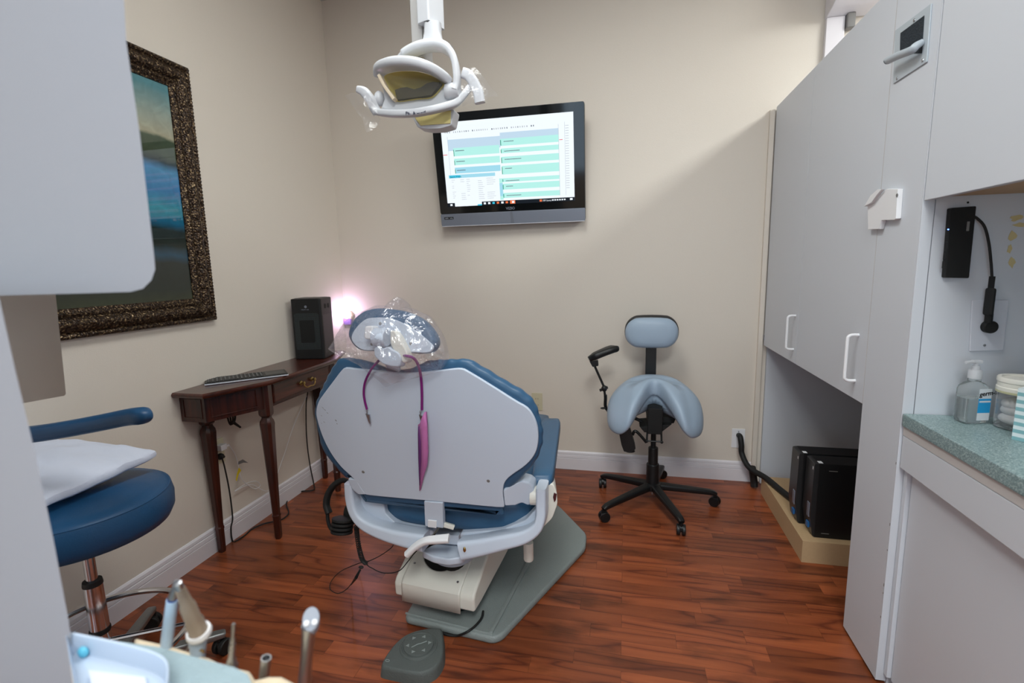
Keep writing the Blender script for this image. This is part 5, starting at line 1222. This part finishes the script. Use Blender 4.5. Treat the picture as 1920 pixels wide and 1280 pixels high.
R_(.045,.455,.20,.33,1,2); R_(.455,.89,.165,.235,1,2)
left = [(.30,.395,2),(.425,.50,2),(.53,.60,3)]
for a, b_, c_ in left: R_(.085,.445,a,b_,c_,3); R_(.085,.090,a+.02,b_,4,4); R_(.10,.17,a+.03,a+.038,10,5)
for a, b_, c_ in ((.235,.315,2),(.345,.40,2),(.44,.515,2),(.545,.645,2),(.69,.735,2),(.755,.825,2),(.865,.925,2)): R_(.455,.89,a,b_,c_,3); R_(.455,.4605,a+.012,b_-.004,4,4); R_(.48,.48+random.uniform(.05,.14),a+.028,a+.035,10,5)
R_(.03,.40,.615,.655,3,5); R_(.035,.125,.622,.650,5,6)
R_(.02,.43,.655,.965,0,5)
random.seed(21)
for i in range(11):
    for u0, u1 in ((.05,.08),(.12,.16),(.17,.20),(.26,.31),(.33,.40)):
        if random.random() < .72: R_(u0, u0+(u1-u0)*random.uniform(.5,1), .675+i*.024, .679+i*.024, 7, 6)
R_(.40,.455,.69,.745,2,3); R_(.40,.455,.745,.90,3,3); R_(.40,.455,.90,.945,2,3)
for i in range(42):
    if i % 9 in (3,): continue
    R_(.03+i*.0165, .03+i*.0165+.009*random.uniform(.5,1), .108, .125, 10 if random.random() < .35 else 7, 3)
R_(0,.035,.37,.377,8,6); R_(.895,.92,.29,.297,8,6)
R_(.89,.892,.12,.93,7,3); R_(.935,.937,.10,.93,7,3); R_(.045,.047,.165,.655,7,3)
for i in range(26): R_(.94,.965,.14+i*.028,.145+i*.028,7,4)
R_(0,.06,.955,1,6,7); R_(.28,1,.955,1,6,7); R_(.24,.28,.955,1,0,7); R_(.245,.28,.985,1,5,8)
R_(.505,.545,.957,.998,9,8)
for k, u_ in enumerate((.022,.295,.33,.365,.40,.435,.47,.52)): R_(u_,u_+.018,.966,.990,(0,0,0,5,9,0,9,0)[k],9)
R_(.735,.753,.966,.990,9,9); R_(.965,.985,.966,.988,0,9)
for k in range(6): R_(.83+k*.018,.842+k*.018,.970,.986,0,9)
def stxt(s_, u_, v_, size, mi):
    vs, fs = text_mesh(s_, size, TV(SX0+(SX1-SX0)*u_, SZ1-(SZ1-SZ0)*v_, .0082), Xd, Zd, .00005); sc.add(vs, fs, mi)
stxt('70F Sunny', .758, .988, .0125, 0); stxt('Search, T here', .04, .648, .012, 11)
sc.build('screen', SC, t)
MB().prism([TC+Xd*a+Zd*b_-Nd*.045 for a, b_ in ((-.1,-.1),(.1,-.1),(.1,.1),(-.1,.1))], -Nd*.012).tube([TC-Nd*.055, (TC.x, YB-.022, TC.z-.010), (TC.x, YB-.003, TC.z-.010)], .03, 12).build('wall_bracket', M['black'], t)

# ------------------------------------------------------------------ dental operating light on its ceiling arm
LY = 1.45
M['armside'] = mat('arm_side_shade', (176, 174, 172), .45)
t = thing('dental_light', 'white dental operating light hanging on ceiling arm before the television', 'dental light', (-.58, 1.5, 1.9))
def LQ(px, py, dy=0): return Y(px, py, LY+dy)
k0 = LQ(808,76)
pz_ = [LQ(795,40), LQ(822,39)]
pw_ = (pz_[1]-pz_[0]).length
xc = (pz_[0].x+pz_[1].x)/2
# square arm: front part, and its side face coloured grey for shade
rot = Matrix.Rotation(math.radians(-18), 3, 'Z')
def A_(x_, y_, z_): return Vector((xc-.008, LY+.05, 0))+rot @ Vector((x_, y_, 0))+Vector((0,0,z_))
zb_ = LQ(808,92).z
def sqp(x0, x1, y0, y1, z0, z1, bev, mb): return mb.prism(rounded([A_(x0,y0,z0), A_(x1,y0,z0), A_(x1,y1,z0), A_(x0,y1,z0)], bev, 3), (0,0,z1-z0), .001)
tp = LQ(808,39).z
sqp(-.022,.022,-.055,.02,tp,ZC,.006,MB()).build('ceiling_arm', M['lampw'], t, ang=40)
ch0, ch1 = Y(771,60,LY+.045), Y(797,60,LY+.045)
MB().prism(rounded([Vector((ch0.x,LY+.10,zb_-.008)), Vector((ch0.x+.006,LY+.03,zb_-.008)), Vector((ch1.x,LY+.02,zb_-.008)), Vector((ch1.x,LY+.10,zb_-.008))], .003, 2), (0,0,ZC-.003-zb_), .001).build('arm_side_face', M['armside'], t, ang=40)
MB().lathe([(.10,-.03),(.10,-.002)], (xc, LY+.05, ZC), seg=32).build('ceiling_rose', M['lampw'], t)
for q in ((783.5,40),(782,75)): MB().lathe([(.004,0),(.0035,.001),(0,.001)], Y(q[0],q[1],LY+.028), (0,-1,0), 12).build('screw_hole', M['blackm'], t)
MB().prism([LQ(794,40,-.018), LQ(806,38.5,-.018), LQ(802,41.5,-.018)], (0,-.001,0)).build('seam_gap', M['blackm'], t)
# neck that widens into the arch
nk = [(LQ(808,40), (.024,.020)), (LQ(808,58), (.024,.022)), (LQ(808,72), (.028,.024)), (LQ(808,82), (.050,.024)), (LQ(808,88), (.060,.020))]
m_ = MB(); rings = []
for p, (a, b_) in nk: rings.append([Vector((p.x+a*math.copysign(abs(math.cos(q))**.7, math.cos(q)), LY+.015+b_*math.copysign(abs(math.sin(q))**.7, math.sin(q)), p.z)) for q in [2*PI*i/28 for i in range(28)]])
m_.loft(rings).build('neck', M['lampw'], t, ang=60)
arch = catmull([LQ(752,118,.03), LQ(757,107,.02), LQ(772,96,.01), LQ(792,88,0), LQ(812,85,0), LQ(832,88,0), LQ(846,100,0), LQ(854,120,0), LQ(857,145,0), LQ(856,162,0), LQ(852,173,-.005)], 6)
MB().rtube(arch, .042, .020, .45, up=(0,0,1), scale=[(.8,.9)]*8+[(1,1.15)]*26+[(1,1)]*(len(arch)-34)).build('arch_yoke', M['lampw'], t, ang=60)
MB().lathe([(.020,-.020),(.023,-.012),(.023,.012),(.020,.020)], LQ(849,171,0), (1,.0,.0), 24).build('pivot_knob', M['lampw'], t)
MB().ell(LQ(712,185,.02), (.016,.02,.022), 14, 10).build('pivot_knob', M['lampw'], t)
# head shell
vis = catmull([LQ(711,141,.02), LQ(716,128,.0), LQ(735,121,-.03), LQ(758,118.5,-.045), LQ(785,121,-.05), LQ(808,129,-.04), LQ(828,141,-.02), LQ(840,152,0)], 6)
MB().rtube(vis, .060, .026, .4, up=(0,0,1), scale=[(.6+.4*math.sin(PI*i/(len(vis)-1)), .8+.2*math.sin(PI*i/(len(vis)-1))) for i in range(len(vis))]).build('visor', M['lampw'], t, ang=60)
lens_o = [(721,143),(738,136),(760,133.5),(785,135),(806,141),(822,148),(831,156),(825,164),(808,181),(780,184),(743,189),(737,178),(728,160)]
lo_ = resample(catmull([LQ(p[0],p[1],-.012) for p in lens_o], 3, True), 80)
MB().prism(lo_, (0,.004,0), .001).build('lens', M['lens'], t)
# inner reflector and heat shield behind the lens
c = sum(lo_, Vector())/len(lo_)
def LR(k, dy): return [c+(p-c)*k+Vector((0,dy,0)) for p in lo_]
MB().loft([LR(1.02,.001), LR(.98,.03), LR(.75,.055), LR(.3,.065)], False, True).build('reflector', M['gold'], t, ang=60)
hs = [LQ(740,168.5,.0), LQ(752,164,.0), LQ(763,163,.0), LQ(776,167,.0), LQ(788,164,.0), LQ(800,156,.0), LQ(812,153,.0), LQ(825,154,.0), LQ(822,160,.0), LQ(809,178,.0), LQ(780,182.5,.0), LQ(744,187,.0)]
MB().prism(hs, (0,.02,0), .001).build('heat_shield', M['lensdark'], t)
MB().rtube([LQ(713,143,-.008), LQ(723,163,-.012), LQ(741,188,-.014)], .010, .024, .3, up=(0,-1,0)).build('lens_rail', M['beige'], t)
# shell body between lens and handle
body = [LQ(715,150,.0), LQ(722,165,.0), LQ(740,189,.0), LQ(781,186,.0), LQ(810,183,.0), LQ(832,158,.0), LQ(846,150,.0), LQ(846,172,.0), LQ(858,188,.0), LQ(850,196,.0), LQ(822,203,.0), LQ(780,208,.0), LQ(738,208,.0), LQ(714,203,.0), LQ(720,186,.0)]
MB().prism(body, (0,.030,0), .005).build('head_shell', M['lampw'], t, ang=45)
hb = catmull([LQ(708,210,.015), LQ(722,212,.0), LQ(745,213.5,-.02), LQ(775,212,-.03), LQ(805,207,-.03), LQ(835,200,-.015), LQ(855,193,0), LQ(868,180,.015), LQ(879,166,.03)], 6)
MB().rtube(hb, .030, .020, .35, up=(0,0,1)).build('handle_bar', M['lampw'], t, ang=60)
MB().rtube(catmull([LQ(708,212,.015), LQ(702,202,.01), LQ(694,186,0), LQ(682,172,-.005), LQ(669,167,-.01)], 6), .030, .020, .45, up=(0,-1,0), scale=[1,1,1,1,1,1,1,1,1,1,1,1,1,1,1,1,1,1,.95,.9,.85,.8,.75,.7,.6]).build('handle_grip', M['lampw'], t, ang=60)
g_ = catmull([LQ(868,137,.02), LQ(878,141,.02), LQ(889,156,.02), LQ(897,174,.02), LQ(900,193,.02)], 6)
MB().rtube(g_, .030, .021, .35, up=(0,-1,0)).build('handle_grip', M['lampw'], t, ang=60)
vs, fs = text_mesh('Pelton', .0125, LQ(760.5,215.5,-.044), LQ(800,209,-.044)-LQ(760,215,-.044)+Vector((0,0,.002)), (0,0,1), .0003, .0002)
vs2, fs2 = text_mesh('& Crane', .0115, LQ(774.5,214.6,-.0455), LQ(800,209,-.044)-LQ(760,215,-.044)+Vector((0,0,.002)), (0,0,1), .0003, .0002)
MB().add(vs, fs).add(vs2, fs2).build('brand_lettering', mat('brand_ink', (24, 28, 60), .4), t)
# lower lamp window
lw = [LQ(770,214,.02), LQ(776,226,.02), LQ(783,239,.02), LQ(800,242,.02), LQ(826,241,.02), LQ(846,235,.02), LQ(852,205,.02), LQ(835,203,.02)]
MB().prism(rounded(lw, .006, 3), (0,.05,0), .008).build('lower_housing', M['lampw'], t, ang=45)
lw2 = [LQ(776,216,.016), LQ(780,224,.016), LQ(788,235,.016), LQ(844,231,.016), LQ(845,207,.016), LQ(812,210,.016)]
MB().prism(lw2, (0,.006,0), .001).build('lower_lens', mat('amber_lens', (222, 208, 140), .15, coat=.6), t)
# film on the handles
def sheet(name, P, lab, amp=.008, seed=1):
    g = MB(); N_ = 14; vs = []
    for i in range(N_+1):
        for j in range(N_+1):
            a, b_ = i/N_, j/N_; q = (P[0]*(1-a)+P[1]*a)*(1-b_)+(P[3]*(1-a)+P[2]*a)*b_
            vs.append(q+Vector((noise.noise(q*30+Vector((seed,0,0)))*amp, noise.noise(q*26+Vector((0,seed,5)))*amp*2, noise.noise(q*30+Vector((9,0,seed)))*amp)))
    g.add(vs, [(i*(N_+1)+j, (i+1)*(N_+1)+j, (i+1)*(N_+1)+j+1, i*(N_+1)+j+1) for i in range(N_) for j in range(N_)])
    o = g.build(name, M['filmthin'], t, ang=25); return o
sheet('plastic_film', [LQ(648,178,-.015), LQ(700,176,-.015), LQ(712,225,-.01), LQ(690,246,-.015)], 'clear plastic film hanging from the left handle of dental light', seed=2)
sheet('plastic_film', [LQ(862,128,.0), LQ(890,124,.0), LQ(934,180,.0), LQ(866,200,.0)], 'clear plastic film wrapped on the right handle of dental light', seed=6)
# ------------------------------------------------------------------ foreground, close to the lens at the left
# overhead cabinet with a rounded lower corner
fy = .47
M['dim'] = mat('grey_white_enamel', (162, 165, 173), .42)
def F(px, py, y_=fy): return Y(px, py, y_)
c0_ = F(290,500); c1_ = F(250,550)
t = thing('overhead_cabinet', 'blurred white overhead unit with rounded corner filling upper left', 'cabinet', F(100,400))
ed = [F(229,-60), F(237,80), F(262,250), F(289,480), F(291,505), F(284,525), F(268,541), F(245,547), F(150,550), F(0,554), Vector((XL+.2215, fy, F(-200,556).z))]
zt_ = ZC-.004; top_ = [Vector((ed[-1].x, fy, zt_))]
ol_ = ed+[Vector((ed[-1].x, fy, zt_)), Vector((ed[0].x, fy, zt_))]
MB().prism(ol_, (-.22,.12,0), .012, seg=4).build('cabinet_box', M['dim'], t, ang=50)
g2 = [F(18,548,.80), F(106,548,.80), F(128,742,.80), F(38,762,.80)]
t = thing('mounting_column', 'grey mounting column hanging behind blurred overhead unit', 'column', F(70,700,.80))
MB().prism(rounded([F(-30,300,.86), F(78,300,.86), F(124,741,.86), F(20,760,.86)], .008, 3), (-.12,.06,0), .004).build('column_body', mat('grey_beige_metal', (176, 168, 160), .5), t)
t = thing('side_unit', 'blurred pale side unit standing tall at the left frame edge', 'cabinet', F(50,1000,.36)*1.0)
sy_ = .35
s_ = [Y(-2,556,sy_), Y(30,700,sy_), Y(66,850,sy_), Y(100,1010,sy_), Y(128,1160,sy_), Y(148,1300,sy_), Y(160,1400,sy_), Vector((Y(160,1400,sy_).x, sy_, 0)), Vector((-1.1, sy_, 0)), Vector((-1.1, sy_, Y(-2,556,sy_).z))]
MB().prism(s_, (-.20,.06,0), .008, seg=4).build('unit_body', M['dim'], t, ang=50)

# ------------------------------------------------------------------ delivery unit: table, towel, tray, instruments
tz = .895
t = thing('delivery_unit', 'dental delivery unit table with beige handpiece holder, bottom left', 'delivery unit', (-.52, .36, tz-.03))
far = [Z(122,1188,tz), Z(230,1203,tz), Z(300,1216,tz), Z(390,1240,tz), Z(450,1256,tz), Z(475,1268,tz), Z(486,1290,tz), Z(490,1330,tz), Z(470,1430,tz), Z(168,1500,tz)]
MB().prism(far, (0,0,-.03), .006).build('table_top', M['beige'], t, ang=50)
hz_ = tz-.035
hold = [Z(250,1190,hz_), Z(320,1205,hz_), Z(395,1228,hz_), Z(425,1243,hz_), Z(442,1246,hz_), Z(470,1252,hz_), Z(480,1268,hz_), Z(505,1262,hz_), Z(530,1262,hz_), Z(555,1275,hz_), Z(566,1286,hz_), Z(600,1292,hz_), Z(604,1340,hz_), Z(560,1400,hz_), Z(250,1400,hz_)]
MB().prism(hold, (0,0,-.045), .008).build('handpiece_holder', M['beige'], t, ang=50)
tag(MB().prism([p+Vector((0,0,.0016)) for p in (Z(210,1206,tz), Z(300,1219,tz), Z(380,1241,tz), Z(440,1257,tz), Z(466,1270,tz), Z(474,1290,tz), Z(478,1330,tz), Z(455,1420,tz), Z(150,1460,tz))], (0,0,.003), .001).build('paper_towel', M['coverpaper'], None, Z(400,1260,tz), ang=40), 'pale teal paper towel covering the delivery table', 'paper towel')
# plastic tray with rounded corner and rim
tt = tz+.012
to = [Z(121,1181,tt+.018), Z(210,1199,tt+.018), Z(285,1218,tt+.018), Z(312,1232,tt+.018), Z(318,1250,tt+.018), Z(316,1275,tt+.018), Z(306,1330,tt+.018), Z(290,1440,tt+.018), Z(164,1440,tt+.018)]
To = resample(rounded(to, .012, 4), 120); c = sum(To, Vector())/len(To)
def tr_(k, z): return [Vector((c.x+(p.x-c.x)*k, c.y+(p.y-c.y)*k, z)) for p in To]
zz = tt+.018
t2 = thing('instrument_tray', 'bluish white plastic tray with raised rim on delivery table', 'tray', (c.x, c.y, tz+.005))
MB().loft([tr_(.90,tz+.006), tr_(.97,tz+.010), tr_(1.0,zz-.001), tr_(.99,zz), tr_(.955,zz-.001), tr_(.94,zz-.004), tr_(.90,tz+.010), tr_(.5,tz+.009)], True, True).build('tray_body', M['tray'], t2, ang=40)
q = Z(156,1222,tz+.016); MB().ell(q, (.006,.004,.006), 14, 10).build('tray_peg', mat('turquoise_plastic', (96, 186, 214), .4), t2)
tag(MB().prism([Z(166,1258,tz+.0145), Z(272,1272,tz+.0145), Z(285,1310,tz+.0145), Z(176,1310,tz+.0145)], (0,0,.002), .0005).build('paper_slip', M['paper'], None, Z(200,1280,tz+.012)), 'white paper slip lying inside the plastic tray', 'paper')
# instruments
yi = .42
def I(px, py, dy=0): return Y(px, py, yi+dy)
t = thing('ultrasonic_scaler', 'light blue handpiece with slim metal tip standing in the holder', 'handpiece', I(312,1215))
def axis_lathe(mb, a, b_, prof, seg=24, mi=0): 
    d = b_-a; L_ = d.length; return mb.lathe([(r_, s*L_) for r_, s in prof], a, d, seg, mi)
axis_lathe(MB(), I(305,1262), I(323,1124), [(.0056,0),(.0064,.5),(.0063,.9),(.0060,1)]).build('handle', M['tipblue'], t, ang=50)
axis_lathe(MB(), I(323,1124), I(323.5,1121), [(.0053,0),(.0053,1)]).build('ring', mat('cobalt_ring', (28, 60, 130), .3), t)
axis_lathe(MB(), I(323.5,1121), I(331,1087), [(.0050,0),(.0040,.35),(.0022,.9),(.0014,1)]).build('metal_tip', M['steel'], t, ang=50)
t = thing('suction_adapter', 'translucent handpiece sleeve leaning over its grey socket in the holder', 'handpiece', I(368,1215))
m_ = MB(); axis_lathe(m_, I(371,1256), I(371,1190), [(.0075,0),(.0078,.5),(.0095,.85),(.0095,1)]); m_.build('socket', M['sky'], t, ang=50)
m_ = MB(); axis_lathe(m_, I(376,1192), I(335,1097,-.02), [(.0105,0),(.0115,.04),(.0115,.09),(.0095,.13),(.0098,.30),(.0082,.34),(.0082,.62),(.0064,.68),(.0052,.93),(.0042,.97),(.0042,1)]); m_.build('sleeve', mat('translucent_sleeve', (178, 160, 140), .25, trans=.45), t, ang=40)
m_ = MB(); axis_lathe(m_, I(375,1189), I(371.5,1181,-.002), [(.0125,0),(.0135,.4),(.0125,1)]); m_.build('collar', M['white'], t)
m_ = MB(); axis_lathe(m_, I(336,1102,-.03), I(330,1090,-.034), [(.0045,0),(.0045,.8),(.0026,.85),(.0026,1)]); m_.build('nozzle', M['steel'], t)
MB().tube([I(374+8*math.cos(a), 1222+4*math.sin(a), .004*math.sin(a)) for a in [2*PI*k/20 for k in range(20)]], .0014, 6, closed=True).build('brass_ring', M['brass'], t)
t = thing('handpiece_connector', 'small stepped metal connector standing upright in the holder', 'connector', I(435,1235))
m_ = MB(); axis_lathe(m_, I(433,1262), I(438,1169), [(.0066,0),(.0072,.16),(.0060,.20),(.0044,.30),(.0036,.34),(.0036,.40),(.0030,.42),(.0036,.46),(.0036,.50),(.0029,.53),(.0034,.56),(.0034,.60),(.0024,.63),(.0030,.66),(.0030,.70),(.0019,.73),(.0022,.95),(.0018,1)])
m_.build('connector_body', M['steel'], t, ang=30)
t = thing('empty_socket', 'short open metal tube standing in the beige holder', 'connector', I(498,1255))
m_ = MB(); axis_lathe(m_, I(493,1285), I(499,1233), [(.0056,0),(.0056,1),(.0042,1.0),(.0040,.7),(0,.7)]); m_.build('tube_body', M['steel'], t, ang=40)
t = thing('air_water_syringe', 'steel air-water syringe handle with two round buttons', 'syringe', I(575,1250))
yi = .44
m_ = MB(); axis_lathe(m_, I(562,1372), I(580,1172), [(.0070,0),(.0076,.3),(.0064,.75),(.0072,.9),(.0086,1)])
m_.build('syringe_handle', M['steel'], t, ang=60)
hd = I(583,1160); nrm = (CAM-hd).normalized(); nrm = (nrm+Vector((0,-.2,.25))).normalized()
up_ = Vector((.05,0,1)); up_ = (up_-nrm*up_.dot(nrm)).normalized(); sd_ = up_.cross(nrm)
def HDp(u_, v_, n_): return hd+sd_*u_+up_*v_+nrm*n_
m_ = MB(); m_.loft([[HDp(.0092*k*math.cos(a), .0125*k*math.sin(a)-(.004 if n_ < -.006 else 0), n_) for a in [2*PI*i/32 for i in range(32)]] for k, n_ in ((.75,-.013),(.95,-.008),(1,-.001),(.96,.0008),(.0,.001))], True, False)
m_.build('syringe_head', mat('dull_steel_face', (138, 144, 156), .45), t, ang=50)
m_ = MB()
for s_ in (-1, 1): m_.lathe([(.0030,0),(.0033,.001),(.0030,.0026),(.002,.0032),(0,.0034)], HDp(s_*.0042,-.004,.0008), nrm, 18)
m_.build('button', M['white'], t)
yi = .42
tag(MB().tube(catmull([I(318,1290,.0), I(325,1262,.01), I(340,1238,.012), I(352,1215,.014), I(362,1200,.016)], 6), .0011, 6).build('dental_probe', M['steel'], None, I(330,1250)), 'thin steel probe lying between the handpieces', 'dental probe')
# hoses of the unit drop to the floor, below the frame; the table stands on a post
du = bpy.data.objects['delivery_unit']
MB().lathe([(.03,0),(.03,tz-.03)], (-.62,.20,0), seg=20).lathe([(.20,0),(.20,.03),(.03,.05)], (-.62,.20,0), seg=32).build('support_post', M['pale'], du)

S.view_settings.view_transform = 'Standard'; S.view_settings.look = 'None'; S.view_settings.exposure = .20; S.view_settings.gamma = 1
